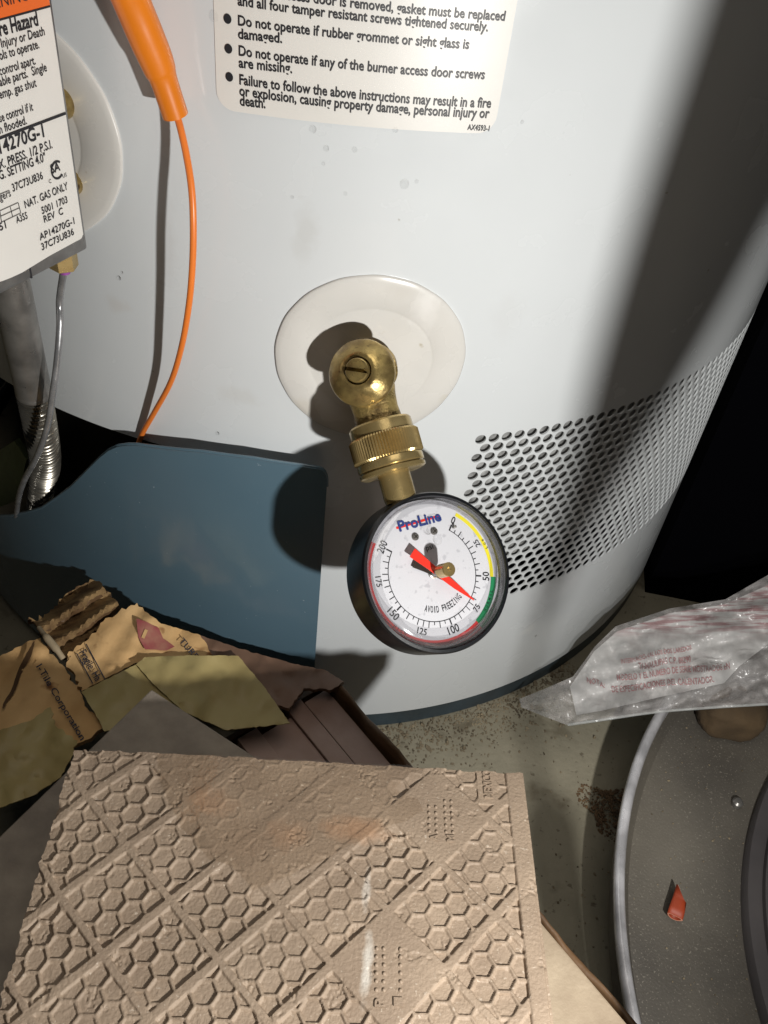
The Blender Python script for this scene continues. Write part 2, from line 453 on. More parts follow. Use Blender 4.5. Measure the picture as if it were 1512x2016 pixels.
def tank_sheet(name, t0, t1, z0, z1, off, mat, parent, holes=(), dt=D2R(1.0), dz=0.02):
    ts = set(np.linspace(t0, t1, max(2, int((t1 - t0) / dt) + 1)).round(6)); zs = set(np.linspace(z0, z1, max(2, int((z1 - z0) / dz) + 1)).round(6))
    for a, b, c, d in holes:
        for q in (a, b): ts.add(round(q, 6))
        for q in (c, d): zs.add(round(q, 6))
    ts = sorted(ts); zs = sorted(zs); V = [tank_pt(t, z, off) for z in zs for t in ts]; F = []; n = len(ts)
    for j in range(len(zs) - 1):
        for i in range(n - 1):
            tm, zm = (ts[i] + ts[i + 1]) / 2, (zs[j] + zs[j + 1]) / 2
            if any(a < tm < b and c < zm < d for a, b, c, d in holes): continue
            F.append((j * n + i, j * n + i + 1, (j + 1) * n + i + 1, (j + 1) * n + i))
    return mesh_obj(name, V, F, mat, parent)


jacket = tank_sheet('tank_jacket', D2R(-120), D2R(240), Z_BASE, 1.05, 0.0, M['enamel'], heater,
                    holes=((PA, PB, PZ0, PZ1), (OP_A, OP_B, OP_Z0, OP_Z1)))
tank_sheet('rolled_edge', OP_A, OP_B, OP_Z1 - 0.001, OP_Z1 + 0.001, -0.0035, M['enamel'], heater)
lathe('tank_top', [(R, 1.05), (R * 0.9, 1.075), (0.0001, 1.085)], (CX, CY, 0), (0, 0, 1), M['enamel'], heater, seg=96, closed=False)
lathe('base_ring', [(R - 0.003, 0.0), (R - 0.0005, 0.001), (R - 0.0005, 0.0150), (R - 0.004, 0.0152)], (CX, CY, 0), (0, 0, 1), M['blue_dark'], heater, seg=180, closed=False)
tank_sheet('inner_shell', D2R(-85), D2R(12), 0.0, 0.30, -0.045, M['dark'], heater)
tank_sheet('air_liner', D2R(15), D2R(85), 0.150, 0.26, -0.0032, M['liner'], heater)
tank_sheet('air_plenum', D2R(12), D2R(95), 0.05, 0.26, -0.03, M['dark'], heater)


def perforated_panel():
    V = []; Nn = []; F = []; SEG = 24; hr = 0.00276

    def add(th, z, off, nv=None):
        V.append(tank_pt(th, z, off)); Nn.append(nv if nv is not None else np.array([math.sin(th), -math.cos(th), 0])); return len(V) - 1

    for r in range(PF_ROWS):
        zc = 0.2427 - r * PF_DZ; z0, z1 = zc - PF_DZ / 2, zc + PF_DZ / 2
        shift = PF_PITCH / 2 if r % 2 else 0
        if r % 2:
            q = [add(PA, z0, 0), add(PA + shift, z0, 0), add(PA + shift, z1, 0), add(PA, z1, 0)]; F.append(tuple(q))
        else:
            a = PA + PF_PITCH * PF_COLS
            q = [add(a, z0, 0), add(PB, z0, 0), add(PB, z1, 0), add(a, z1, 0)]; F.append(tuple(q))
        for c in range(PF_COLS):
            tc_ = PF_T0 + shift + c * PF_PITCH
            outer = []; inner = []; rim = []; back = []
            for k in range(SEG):
                a = 2 * PI * k / SEG; ca, sa = math.cos(a), math.sin(a)
                m = min((PF_PITCH / 2) / max(abs(ca), 1e-6), 1e9)
                # square-cell boundary in cell units
                ux, uz = ca, sa; f = 1 / max(abs(ux), abs(uz))
                outer.append(add(tc_ + ux * f * PF_PITCH / 2, zc + uz * f * PF_DZ / 2, 0))
                nv = np.array([math.sin(tc_), -math.cos(tc_), 0])
                inner.append(add(tc_ + ca * hr / R, zc + sa * hr, 0))
                tang = np.array([math.cos(tc_), math.sin(tc_), 0])
                wn = -(tang * ca + np.array([0, 0, 1.0]) * sa)
                rim.append(add(tc_ + ca * hr / R, zc + sa * hr, 0, wn))
                back.append(add(tc_ + ca * hr / R, zc + sa * hr, -0.0009, wn))
            for k in range(SEG):
                k2 = (k + 1) % SEG
                F.append((inner[k], outer[k], outer[k2], inner[k2]))
                F.append((back[k], rim[k], rim[k2], back[k2]))
    o = mesh_obj('perforated_panel', V, F, M['enamel'], heater)
    o.data.normals_split_custom_set_from_vertices([tuple(v) for v in Nn])
    return o


perforated_panel()

# ---- burner door: a curved slate blue sheet standing off the jacket
DOFF = 0.011
top_px = [(-120, 1012), (-60, 1014), (0, 1015), (22, 1014.5), (50, 1009), (82, 999), (112, 979), (139, 959), (159, 939), (178.5, 919), (198, 899.5), (216, 885),
          (233, 877.5), (253, 875), (273, 875.5), (300, 879), (400, 889), (500, 902), (600, 917), (628, 921.5)]
top_tz = [tank_tz(u, v, DOFF) for u, v in top_px]
te = tank_tz(644, 950, DOFF)[0]
for fr, dz in ((0.35, 0.0006), (0.62, 0.0020), (0.82, 0.0042), (0.94, 0.0070), (1.0, 0.0110)):
    top_tz.append((top_tz[19][0] + (te - top_tz[19][0]) * fr, top_tz[19][1] - dz))
fine = []
for i in range(len(top_tz) - 1):
    for k in range(3):
        f = k / 3; fine.append((top_tz[i][0] * (1 - f) + top_tz[i + 1][0] * f, top_tz[i][1] * (1 - f) + top_tz[i + 1][1] * f))
fine.append(top_tz[-1])
V = []; F = []; NR = 14
for t, zt in fine:
    for j in range(NR + 1):
        f = j / NR; z = zt + (0.012 - zt) * f
        V.append(tank_pt(t, z, DOFF + 0.0012 * math.sin(3.1 * t + 9 * z)))
n1 = NR + 1; nf = len(fine)
for t_i in range(nf):
    for j in range(n1):
        t, zt = fine[t_i]; f = j / NR; z = zt + (0.012 - zt) * f
        V.append(tank_pt(t, z, DOFF - 0.0012 + 0.0012 * math.sin(3.1 * t + 9 * z)))
Bk = nf * n1
for i in range(nf - 1):
    for j in range(NR):
        a, b, c, d = i * n1 + j, i * n1 + j + 1, (i + 1) * n1 + j + 1, (i + 1) * n1 + j
        F.append((a, b, c, d)); F.append((Bk + d, Bk + c, Bk + b, Bk + a))
    F.append((i * n1, (i + 1) * n1, Bk + (i + 1) * n1, Bk + i * n1))
for j in range(NR):
    i = (nf - 1) * n1; F.append((i + j, i + j + 1, Bk + i + j + 1, Bk + i + j))
door = mesh_obj('burner_door', V, F, M['blue'], heater)
flat_by_angle(door, 40); door['label'] = 'slate blue curved burner door with a scooped top edge'
tube('door_hem', [tank_pt(t, z - 0.0002, DOFF - 0.0004) for t, z in fine], 0.0009, M['blue'], door, seg=8)
# hinge-side tab that keeps the door off the jacket
box_obj('door_clip', tank_pt(D2R(3.2), 0.06, -0.002), (math.cos(D2R(3.2)), math.sin(D2R(3.2)), 0), (math.sin(D2R(3.2)), -math.cos(D2R(3.2)), 0), (0, 0, 1), (0.004, 0.0115, 0.02), M['blue'], heater, 0.0004)


# ---- plastic escutcheon discs, bent to the tank
def escutcheon(name, th, z, rad, parent, label=None, inner=0.027):
    prof = [(0.0, 0.0010), (0.010, 0.0010), (inner - 0.0010, 0.0014), (inner, 0.0015), (inner + 0.0006, 0.0019), (rad - 0.003, 0.0013), (rad - 0.0006, 0.0011), (rad, 0.0007), (rad, 0.0)]
    V = []; F = []; S = 96
    for r, h in prof:
        for k in range(S):
            a = 2 * PI * k / S; rr = r * (1 + 0.004 * math.sin(3 * a + 1) + 0.002 * math.sin(17 * a))
            V.append(tank_pt(th + rr * math.cos(a) / R, z + rr * math.sin(a), h))
    for i in range(len(prof) - 1):
        for k in range(S):
            k2 = (k + 1) % S; F.append((i * S + k, (i + 1) * S + k, (i + 1) * S + k2, i * S + k2))
    o = mesh_obj(name, V, F, M['plastic'], parent)
    if label: o['label'] = label
    return o


escutcheon('drain_escutcheon', D2R(8.55), 0.2895, 0.0415, heater, 'ivory plastic disc around the drain valve')
escutcheon('control_escutcheon', D2R(-20.6), 0.3665, 0.0435, heater, 'ivory plastic disc half hidden by the gas control')

# ---- big paper warning label
LT0, LT1 = D2R(-4.15), D2R(15.95); LZ0 = 0.3893
V = []; F = []; NT, NZ = 24, 14
rc = 0.0065


def label_pt(i, j, off):
    t = LT0 + (LT1 - LT0) * i / NT; z = LZ0 + 0.16 * j / NZ
    return tank_pt(t, z, off)


# rounded lower corners: outline polygon, triangulated with interior points
def flat_sheet_cdt(outline, step, jitter=0.0):
    xs = [p[0] for p in outline]; ys = [p[1] for p in outline]
    pts = [Vector(p) for p in outline]; n = len(pts); edges = [(i, (i + 1) % n) for i in range(n)]

    def inside(x, y):
        c = False
        for i in range(n):
            x1, y1 = outline[i]; x2, y2 = outline[(i + 1) % n]
            if (y1 > y) != (y2 > y) and x < (x2 - x1) * (y - y1) / (y2 - y1) + x1: c = not c
        return c

    def far(x, y):
        return all((x - p[0]) ** 2 + (y - p[1]) ** 2 > (0.45 * step) ** 2 for p in outline)

    y = min(ys) + step / 2; row = 0
    while y < max(ys):
        x = min(xs) + (step / 2 if row % 2 else step)
        while x < max(xs):
            px, py = x + random.uniform(-1, 1) * jitter * step, y + random.uniform(-1, 1) * jitter * step
            if inside(px, py) and far(px, py): pts.append(Vector((px, py)))
            x += step
        y += step * 0.87; row += 1
    v, e, f, _, _, _ = delaunay_2d_cdt(pts, edges, [], 1, 1e-9)
    return [tuple(q) for q in v], [tuple(q) for q in f]


W_ = (LT1 - LT0) * R
ol = [(0, 0.16)] + [(0, rc + (0.16 - rc) * (1 - k / 10)) for k in range(1, 10)]
ol += [(rc - rc * math.cos(a), rc - rc * math.sin(a)) for a in np.linspace(0, PI / 2, 7)]
ol += [(rc + (W_ - 2 * rc) * k / 16, 0) for k in range(1, 16)]
ol += [(W_ - rc + rc * math.sin(a), rc - rc * math.cos(a)) for a in np.linspace(0, PI / 2, 7)]
ol += [(W_, rc + (0.16 - rc) * k / 10) for k in range(1, 11)] + [(W_ * (1 - k / 16), 0.16) for k in range(1, 16)]
v2, f2 = flat_sheet_cdt(ol, 0.006)
warn = mesh_obj('warning_label', [tank_pt(LT0 + x / R, LZ0 + y, 0.0003) for x, y in v2], f2, M['sticker'], heater)
warn['label'] = 'cream paper warning label with black bulleted text'


def lab(x, y):
    return (400 + x / 2.291, y / 2.291)


def tank_line(body, a, b, cap, parent, mat, bold=0.012, off=0.0006, name='printed_text'):
    t0, z0 = tank_tz(*a); t1, z1 = tank_tz(*b)
    h = abs(tank_tz(a[0], a[1] - cap)[1] - z0)
    return text_map(name, body, lambda x, y: tank_pt(t0 + (t1 - t0) * x, z0 + (z1 - z0) * x + y * h, off), mat, parent, bold)


for body, a, b in (('If burner access door is removed, gasket must be replaced', (158, -36), (1358, 92)),
                   ('and all four tamper resistant screws tightened securely.', (158, 22), (1282, 140)),
                   ('Do not operate if rubber grommet or sight glass is', (160, 112), (1197, 219)),
                   ('damaged.', (160, 172), (358, 192)),
                   ('Do not operate if any of the burner access door screws', (163, 248), (1267, 355)),
                   ('are missing.', (163, 302), (403, 328)),
                   ('Failure to follow the above instructions may result in a fire', (166, 378), (1295, 484)),
                   ('or explosion, causing property damage, personal injury or', (166, 428), (1287, 530)),
                   ('death.', (168, 473), (283, 486))):
    tank_line(body, lab(*a), lab(*b), 19.5, warn, M['ink'], 0.020)
tank_line('AX4593-1', lab(1190, 583), lab(1288, 589), 10.5, warn, M['ink'], 0.02)
for q in ((112, 83), (116, 218), (120, 345)):
    t, z = tank_tz(*lab(*q)); rr = 0.00135
    mesh_obj('bullet', [tank_pt(t + rr * math.cos(a) / R, z + rr * 1.15 * math.sin(a), 0.0006) for a in np.linspace(0, 2 * PI, 20, endpoint=False)], [tuple(range(20))], M['ink'], warn, smooth=False)

# ================================================================== drain valve
TH = D2R(8.2); VB = tank_pt(TH, 0.2905, 0.019)
n_out = np.array([math.sin(TH), -math.cos(TH), 0])
tow = -ray(780, 930)
_s = RT * 0.28 - UP; _s = nrm(_s - tow * (_s @ tow)); S_DIR = nrm(_s * math.cos(0.1) + tow * math.sin(0.1))
head_c = CAM + ray(703, 729) * (np.linalg.norm(VB - CAM) - 0.0165)
h_dir = nrm(head_c - VB + 0.0 * n_out)
h_dir = nrm(0.75 * -ray(703, 729) + 0.25 * nrm(UP * 0.5 - RT * 0.9))
valve = thing('drain_valve', tank_pt(TH, 0.2905, 0.0), 'stubby aged brass drain valve with a slotted screw, set in an ivory disc', 'valve')
lathe('inlet', [(0.0098, -0.004), (0.0098, 0.006), (0.0128, 0.0065), (0.0128, 0.0105), (0.0100, 0.0115), (0.0100, 0.022)], tank_pt(TH, 0.2905, 0.0), n_out, M['brass_cast'], valve)
# body: rounded block blended towards the outlet
a_, e1_, e2_ = basis(S_DIR)
prof = [(0.0001, -0.0105), (0.0050, -0.0098), (0.0086, -0.0070), (0.0104, -0.002), (0.0106, 0.003), (0.0098, 0.007), (0.0094, 0.012), (0.0098, 0.0165), (0.0098, 0.0205), (0.0001, 0.0206)]
V = []; F = []; SG = 40
sq = -tow - S_DIR * (-tow @ S_DIR); f1 = nrm(sq); f2_ = np.cross(S_DIR, f1)
for r, h in prof:
    for k in range(SG):
        t = 2 * PI * k / SG; c, s_ = math.cos(t), math.sin(t)
        p = 4.0 if h > 0.004 else 2.6
        q = (abs(c) ** p + abs(s_) ** p) ** (-1 / p)
        V.append(VB + S_DIR * h + (f1 * c + f2_ * s_) * r * min(q, 1.12))
for i in range(len(prof) - 1):
    for k in range(SG):
        k2 = (k + 1) % SG; F.append((i * SG + k, i * SG + k2, (i + 1) * SG + k2, (i + 1) * SG + k))
mesh_obj('body', V, F, M['brass_cast'], valve)
HB = head_c - h_dir * 0.0135
lathe('bonnet', [(0.0088, -0.002), (0.0088, 0.004), (0.0126, 0.0044), (0.0138, 0.0054), (0.0139, 0.0072), (0.0133, 0.0084), (0.0080, 0.0122), (0.0068, 0.0127), (0.0057, 0.0126), (0.0057, 0.0085), (0.0001, 0.0085)],
      HB, h_dir, M['brass'], valve, seg=72)
_, k1, k2v = basis(h_dir)
stem = lathe('stem_screw', [(0.0049, 0.0086), (0.0049, 0.0142), (0.0045, 0.0148), (0.0001, 0.0150)], HB, h_dir, M['brass'], valve, seg=40)
sl = nrm(RT * 0.985 - UP * 0.17); sl = nrm(sl - h_dir * (sl @ h_dir)); sw = np.cross(h_dir, sl)
bx = box_obj('cutter', HB + h_dir * 0.0124 - sl * 0.006 - sw * 0.0008, sl, sw, h_dir, (0.012, 0.0016, 0.004), M['umber'])
bm_ = stem.modifiers.new('slot', 'BOOLEAN'); bm_.object = bx; bm_.operation = 'DIFFERENCE'; bm_.solver = 'EXACT'
bpy.context.view_layer.update()
me2 = bpy.data.meshes.new_from_object(stem.evaluated_get(bpy.context.evaluated_depsgraph_get()))
stem.modifiers.clear(); stem.data = me2; bpy.data.objects.remove(bx)
# ================================================================== pressure gauge
GOUT = 0.0172                                      # distance along the outlet where the nut begins
tg = -ray(866, 1125)
ge = nrm(RT - tg * (RT @ tg)); gu = nrm(UP - tg * (UP @ tg)); ga = math.radians(27)
G_N = nrm(tg * math.cos(ga) + math.sin(ga) * (ge * 0.99 + gu * 0.1)); G_N = nrm(G_N - S_DIR * (G_N @ S_DIR))
axis_p = VB + S_DIR * 0.0825
# gauge front centre: on the line of sight of the dial centre, in the stem's plane
GF = on_plane(866, 1125, VB + S_DIR * 0.08 - FW * 0.005, FW)
gauge = thing('pressure_gauge', VB + S_DIR * GOUT, 'round black water pressure gauge with a red needle, screwed onto the brass drain valve', 'gauge')
lathe('nut_collar', [(0.0095, -0.0002), (0.0128, -0.0002), (0.0133, 0.0006), (0.0135, 0.0050), (0.0095, 0.0052)], VB + S_DIR * GOUT, S_DIR, M['brass_turned'], gauge, seg=72, sharp=20)
lathe('knurled_nut', [(0.0120, 0.0048), (0.0140, 0.0050), (0.0149, 0.0058), (0.0149, 0.0146), (0.0140, 0.0154), (0.0120, 0.0156)], VB + S_DIR * GOUT, S_DIR, M['brass_turned'], gauge, seg=148,
      teeth={0.0058: 0.0009, 0.0146: 0.0009}, sharp=20)
lathe('nut_lip', [(0.0120, 0.0154), (0.0139, 0.0156), (0.0141, 0.0162), (0.0141, 0.0186), (0.0134, 0.0188), (0.0134, 0.0195), (0.0141, 0.0197), (0.0140, 0.0212), (0.0128, 0.0217), (0.0066, 0.0217)], VB + S_DIR * GOUT, S_DIR, M['brass_turned'], gauge, seg=72, sharp=20)
lathe('stem', [(0.0068, 0.012), (0.0068, 0.0322), (0.0066, 0.0324), (0.0066, 0.0336)], VB + S_DIR * GOUT, S_DIR, M['brass_turned'], gauge, seg=48, sharp=20)

GUP = -S_DIR; GRT = np.cross(GUP, G_N)                 # dial up (towards the stem) and right
dr = math.radians(5); GUPr = GUP * math.cos(dr) - GRT * math.sin(dr); GRTr = GRT * math.cos(dr) + GUP * math.sin(dr)
RC = 0.0333                                             # case radius
lathe('case', [(0.0001, -0.0215), (RC - 0.002, -0.0215), (RC - 0.0004, -0.0205), (RC, -0.019), (RC, -0.0020), (RC - 0.0006, -0.0008), (RC - 0.0018, -0.0006), (RC - 0.0018, -0.0075), (0.0001, -0.0075)],
      GF, G_N, M['black'], gauge, seg=96, sharp=25)
DPL = GF - G_N * 0.0068                                 # dial plane


def dialp(x, y, h=0.0):
    return DPL + GRTr * x + GUPr * y + G_N * h


def dial_px(u, v, h=0.0):
    q = on_plane(u, v, DPL + G_N * h, G_N) - DPL; return q @ GRTr, q @ GUPr


DR = RC - 0.0024
dial = mesh_obj('dial', [dialp(0, 0, 0)] + [dialp(DR * math.cos(a), DR * math.sin(a), 0) for a in np.linspace(0, 2 * PI, 72, endpoint=False)],
                [(0, 1 + k, 1 + (k + 1) % 72) for k in range(72)], M['dial'], gauge, smooth=False)
SA = lambda psi: math.radians(45 - psi * 270 / 200.0)   # dial angle of a reading


def arc(name, r0, r1, p0, p1, mat, h=0.00012):
    n = max(4, int(abs(p1 - p0) / 2)); V = []; F = []
    for k in range(n + 1):
        a = SA(p0 + (p1 - p0) * k / n)
        V += [dialp(r0 * math.cos(a), r0 * math.sin(a), h), dialp(r1 * math.cos(a), r1 * math.sin(a), h)]
    for k in range(n): F.append((2 * k, 2 * k + 1, 2 * k + 3, 2 * k + 2))
    return mesh_obj(name, V, F, mat, dial, smooth=False)


arc('yellow_band', 0.0268, 0.0284, 0, 50, M['yellow']); arc('green_band', 0.0272, 0.0296, 50, 82, M['green']); arc('red_band', 0.0276, 0.0298, 82, 200, M['band_red'])
TRD = 0.0200
V = []; F = []


def quadbar(p, q, w, h=0.00015):
    d = np.array([q[0] - p[0], q[1] - p[1]]); d = d / np.linalg.norm(d); nn = np.array([-d[1], d[0]]) * w / 2
    i = len(V); V.extend([dialp(p[0] + nn[0], p[1] + nn[1], h), dialp(q[0] + nn[0], q[1] + nn[1], h), dialp(q[0] - nn[0], q[1] - nn[1], h), dialp(p[0] - nn[0], p[1] - nn[1], h)])
    F.append((i, i + 1, i + 2, i + 3))


for k in range(80):
    a, b = SA(k * 2.5), SA(k * 2.5 + 2.5)
    quadbar((TRD * math.cos(a), TRD * math.sin(a)), (TRD * math.cos(b), TRD * math.sin(b)), 0.00032)
for k in range(41):
    psi = k * 5; a = SA(psi); big = psi % 50 == 0; mid = psi % 25 == 0 or psi % 10 == 0
    l = 0.0026 if psi % 10 == 0 or psi % 25 == 0 else 0.0014; w = 0.00062 if big else 0.00034
    quadbar(((TRD - 0.0001) * math.cos(a), (TRD - 0.0001) * math.sin(a)), ((TRD + l) * math.cos(a), (TRD + l) * math.sin(a)), w)
mesh_obj('scale_marks', V, F, M['ink'], dial, smooth=False)


def dial_text(body, cx, cy, rot, cap, width, mat, bold=0.01, name='printed_text', h=0.00018, shear=0.0):
    c, s = math.cos(rot), math.sin(rot)

    def fn(x, y):
        lx = (x - 0.5) * width + shear * y * cap; ly = (y - 0.5) * cap
        return dialp(cx + lx * c - ly * s, cy + lx * s + ly * c, h)
    return text_map(name, body, fn, mat, dial, bold)


for psi, rr, flip, cap, w in ((0, 0.0248, 0, 0.0030, 0.0017), (25, 0.0248, 0, 0.0023, 0.0030), (50, 0.0248, 0, 0.0030, 0.0037), (75, 0.0244, 0, 0.0024, 0.0030), (100, 0.0246, 0, 0.0032, 0.0053),
                              (125, 0.0245, 0, 0.0025, 0.0043), (150, 0.0246, 0, 0.0031, 0.0052), (175, 0.0245, 0, 0.0025, 0.0043), (200, 0.0246, 1, 0.0031, 0.0052)):
    a = SA(psi); dial_text(str(psi), rr * math.cos(a), rr * math.sin(a), a + PI / 2 + (PI if flip else 0), cap, w, M['ink'], 0.012)
# curved caption: each letter set on an arc
for i, ch in enumerate('AVOID FREEZING'):
    if ch == ' ': continue
    a = math.radians(-124 + i * 5.0); rr = 0.0150
    dial_text(ch, rr * math.cos(a), rr * math.sin(a), a + PI / 2, 0.0026, 0.00036 if ch == 'I' else 0.00108, M['ink'], 0.012)
for body, psi in (('LOW', 28), ('NORMAL', 66), ('HIGH', 140)):
    for i, ch in enumerate(body):
        a = SA(psi) + (i - (len(body) - 1) / 2) * 0.062; rr = 0.0280
        dial_text(ch, rr * math.cos(a), rr * math.sin(a), a + PI / 2, 0.0012, 0.0009 if ch != 'I' else 0.0002, M['ink'], 0.004, h=0.0003)
# maker's name with its red dash
pL, pR = dial_px(787, 1043), dial_px(867, 1022)
ang = math.atan2(pR[1] - pL[1], pR[0] - pL[0]); ln = math.hypot(pR[0] - pL[0], pR[1] - pL[1])
cx, cy = (pL[0] + pR[0]) / 2, (pL[1] + pR[1]) / 2
dial_text('ProLine', cx - 0.0014 * math.sin(ang), cy + 0.0014 * math.cos(ang), ang, 0.0042, ln * 1.04, M['navy'], 0.03, h=0.00042)
d0 = dial_px(780, 1040); d1 = dial_px(863, 1016); V = []; F = []; quadbar(d0, d1, 0.0010, 0.00020)
mesh_obj('logo_dash', V, F, M['red'], dial, smooth=False)
dial_text('SERIES', *dial_px(850, 1015), ang, 0.0007, 0.0035, M['white_ink'], 0.004, h=0.0004)
dial_text('psi', *dial_px(845, 1077), ang * 0.6, 0.0022, 0.0034, M['ink'], 0.008)
for u, v in ((817, 1057), (854, 1046)):
    x, y = dial_px(u, v); sc = lathe('dial_screw', [(0.00155, 0.0), (0.00155, 0.0006), (0.0011, 0.0010), (0.0001, 0.0011)], dialp(x, y), G_N, M['steel'], gauge, seg=24)
    for r_ in (0.4, 0.4 + PI / 2):
        dx, dy = math.cos(r_), math.sin(r_)
        box_obj('screw_slot', dialp(x - dx * 0.0011 + dy * 0.00018, y - dy * 0.0011 - dx * 0.00018, 0.00088), GRTr * dx + GUPr * dy, -GRTr * dy + GUPr * dx, G_N, (0.0022, 0.00036, 0.00025), M['umber'], sc)
x, y = dial_px(892, 1038); lathe('stop_pin', [(0.0006, 0), (0.0006, 0.0022), (0.0001, 0.0024)], dialp(x, y), G_N, M['steel'], gauge, seg=16)
# needles and knob
PV = dial_px(857, 1126)
na = math.atan2(dial_px(931, 1177, 0.0035)[1] - PV[1], dial_px(931, 1177, 0.0035)[0] - PV[0])
na = SA(74.3)


def needle(name, ang, h, L, Lt, w0, wt, mat, th=0.0003):
    c, s = math.cos(ang), math.sin(ang)
    prof = [(-Lt, wt), (-Lt * 0.97, wt * 1.05), (-0.004, wt * 0.75), (0, w0), (L * 0.5, w0 * 0.85), (L, 0.0002)]
    V = []; F = []; m = len(prof)
    for hh in (h, h + th):
        for x, w in prof:
            for sg in (1, -1): V.append(dialp(x * c - sg * w * s, x * s + sg * w * c, hh))
    for o_ in (0, 2 * m):
        for i in range(m - 1): F.append((o_ + 2 * i, o_ + 2 * i + 1, o_ + 2 * i + 3, o_ + 2 * i + 2))
    for i in range(m - 1):
        for sg in (0, 1): F.append((2 * i + sg, 2 * i + 2 + sg, 2 * m + 2 * i + 2 + sg, 2 * m + 2 * i + sg))
    F.append((0, 1, 2 * m + 1, 2 * m)); F.append((2 * m - 2, 2 * m - 1, 4 * m - 1, 4 * m - 2))
    return mesh_obj(name, V, F, mat, gauge, smooth=False)


needle('lower_needle', na + 0.17, 0.0012, 0.0120, 0.0098, 0.0013, 0.0021, M['umber'])
needle('red_needle', na, 0.0044, 0.0198, 0.0135, 0.0015, 0.0020, M['red'])
lathe('pivot', [(0.0022, 0.0), (0.0022, 0.0010), (0.0016, 0.0012), (0.0016, 0.0058), (0.0021, 0.0060), (0.0021, 0.0078)], dialp(0, 0), G_N, M['steel'], gauge, seg=32)
lathe('reset_knob', [(0.0024, 0.0080), (0.0029, 0.0083), (0.0029, 0.0150), (0.0026, 0.0154), (0.0009, 0.0155), (0.0004, 0.0150), (0.0001, 0.0150)], dialp(0, 0), G_N, M['brass_turned'], gauge, seg=40, sharp=25)
# clear plastic lens: a shallow cup with a rounded shoulder
RL = 0.0312
lathe('lens', [(0.0001, 0.0016), (RL * 0.5, 0.0015), (RL * 0.75, 0.0013), (RL - 0.0046, 0.0011)], GF, G_N, M['lens'], gauge, seg=96, closed=False)
lathe('lens_rim', [(RL - 0.0046, 0.0011), (RL - 0.0042, 0.0018), (RL - 0.0030, 0.0017), (RL - 0.0012, 0.0009), (RL - 0.0003, -0.0006), (RL, -0.0022), (RL, -0.0060)], GF, G_N, M['lens_rim'], gauge, seg=96, closed=False)
lathe('lens_seat', [(RL - 0.0024, -0.0062), (RL - 0.0014, -0.0052), (RL - 0.0010, -0.0020), (RL - 0.0020, 0.0000)], GF, G_N, M['lens_rim'], gauge, seg=96, closed=False)

# ================================================================== gas control
GQ = on_tank(173, 490, 0.018)                          # lower far corner of the labelled side
GW = on_height(0, 580, GQ[2]); g_d = nrm(GW - GQ)       # runs out of the tank, towards the room
g_n = nrm(np.cross(np.array([0, 0, 1.0]), g_d))
if g_n @ (CAM - GQ) < 0: g_n = -g_n
control = thing('gas_control', GQ, 'grey metal gas control box with a white and orange printed sticker', 'gas control')
ZU = np.array([0, 0, 1.0])
box_obj('housing', GQ - g_n * 0.062, g_d, g_n, ZU, (0.075, 0.062, 0.135), M['zinc'], control, 0.0012)
# a separate lower casting line
box_obj('casting_seam', GQ + g_d * 0.0285 - g_n * 0.001, g_d, g_n, ZU, (0.0006, 0.0012, 0.0105), M['ink'], control)


def gside(u, v, lift=0.0):
    return on_plane(u, v, GQ + g_n * lift, g_n)


def g5(x, y): return (x / 5.815, 240 + y / 5.815)


def g6(x, y): return (x / 6.048, y / 6.048)


def side_uv(u, v):
    q = gside(u, v) - GQ; return q @ g_d, q[2]


def side_pt(a, w, lift): return GQ + g_d * a + ZU * w + g_n * lift


edge = [side_uv(*g5(x, y)) for x, y in ((942, 1290), (930, 1325), (905, 1345), (870, 1362), (560, 1530), (250, 1720), (120, 1780), (30, 1815), (-150, 1870))]
a0 = side_uv(*g5(940, 1240))[0]
poly = [(a0, 0.13), (a0, edge[0][1])] + edge + [(0.07, edge[-1][1]), (0.07, 0.13)]
sticker = mesh_obj('sticker', [side_pt(a, w, 0.0003) for a, w in poly], [tuple(range(len(poly)))], M['sticker'], control, smooth=False)
oz = side_uv(*g6(555, 75))[1]
mesh_obj('orange_panel', [side_pt(a, w, 0.0005) for a, w in ((a0 + 0.0002, oz), (0.069, oz), (0.069, 0.128), (a0 + 0.0002, 0.128))], [(0, 1, 2, 3)], M['orange_ink'], sticker, smooth=False)
for w0, th in ((oz, 0.0006), (side_uv(*g6(735, 1355))[1], 0.0009)):
    mesh_obj('rule', [side_pt(a, w, 0.0007) for a, w in ((a0 + 0.0003, w0 - th / 2), (0.068, w0 - th / 2), (0.068, w0 + th / 2), (a0 + 0.0003, w0 + th / 2))], [(0, 1, 2, 3)], M['ink'], sticker, smooth=False)


def side_text(body, a, b, cap_px, bold=0.008, mat=None):
    p0, p1 = gside(*a, 0.0007), gside(*b, 0.0007)
    zz = (p0[2] + p1[2]) / 2; p0[2] = p1[2] = zz
    h = cap_px * depth_of((p0 + p1) / 2) / FPX / 0.80
    return text_map('printed_text', body, lambda x, y: p0 + (p1 - p0) * x + ZU * y * h, mat or M['ink'], sticker, bold)


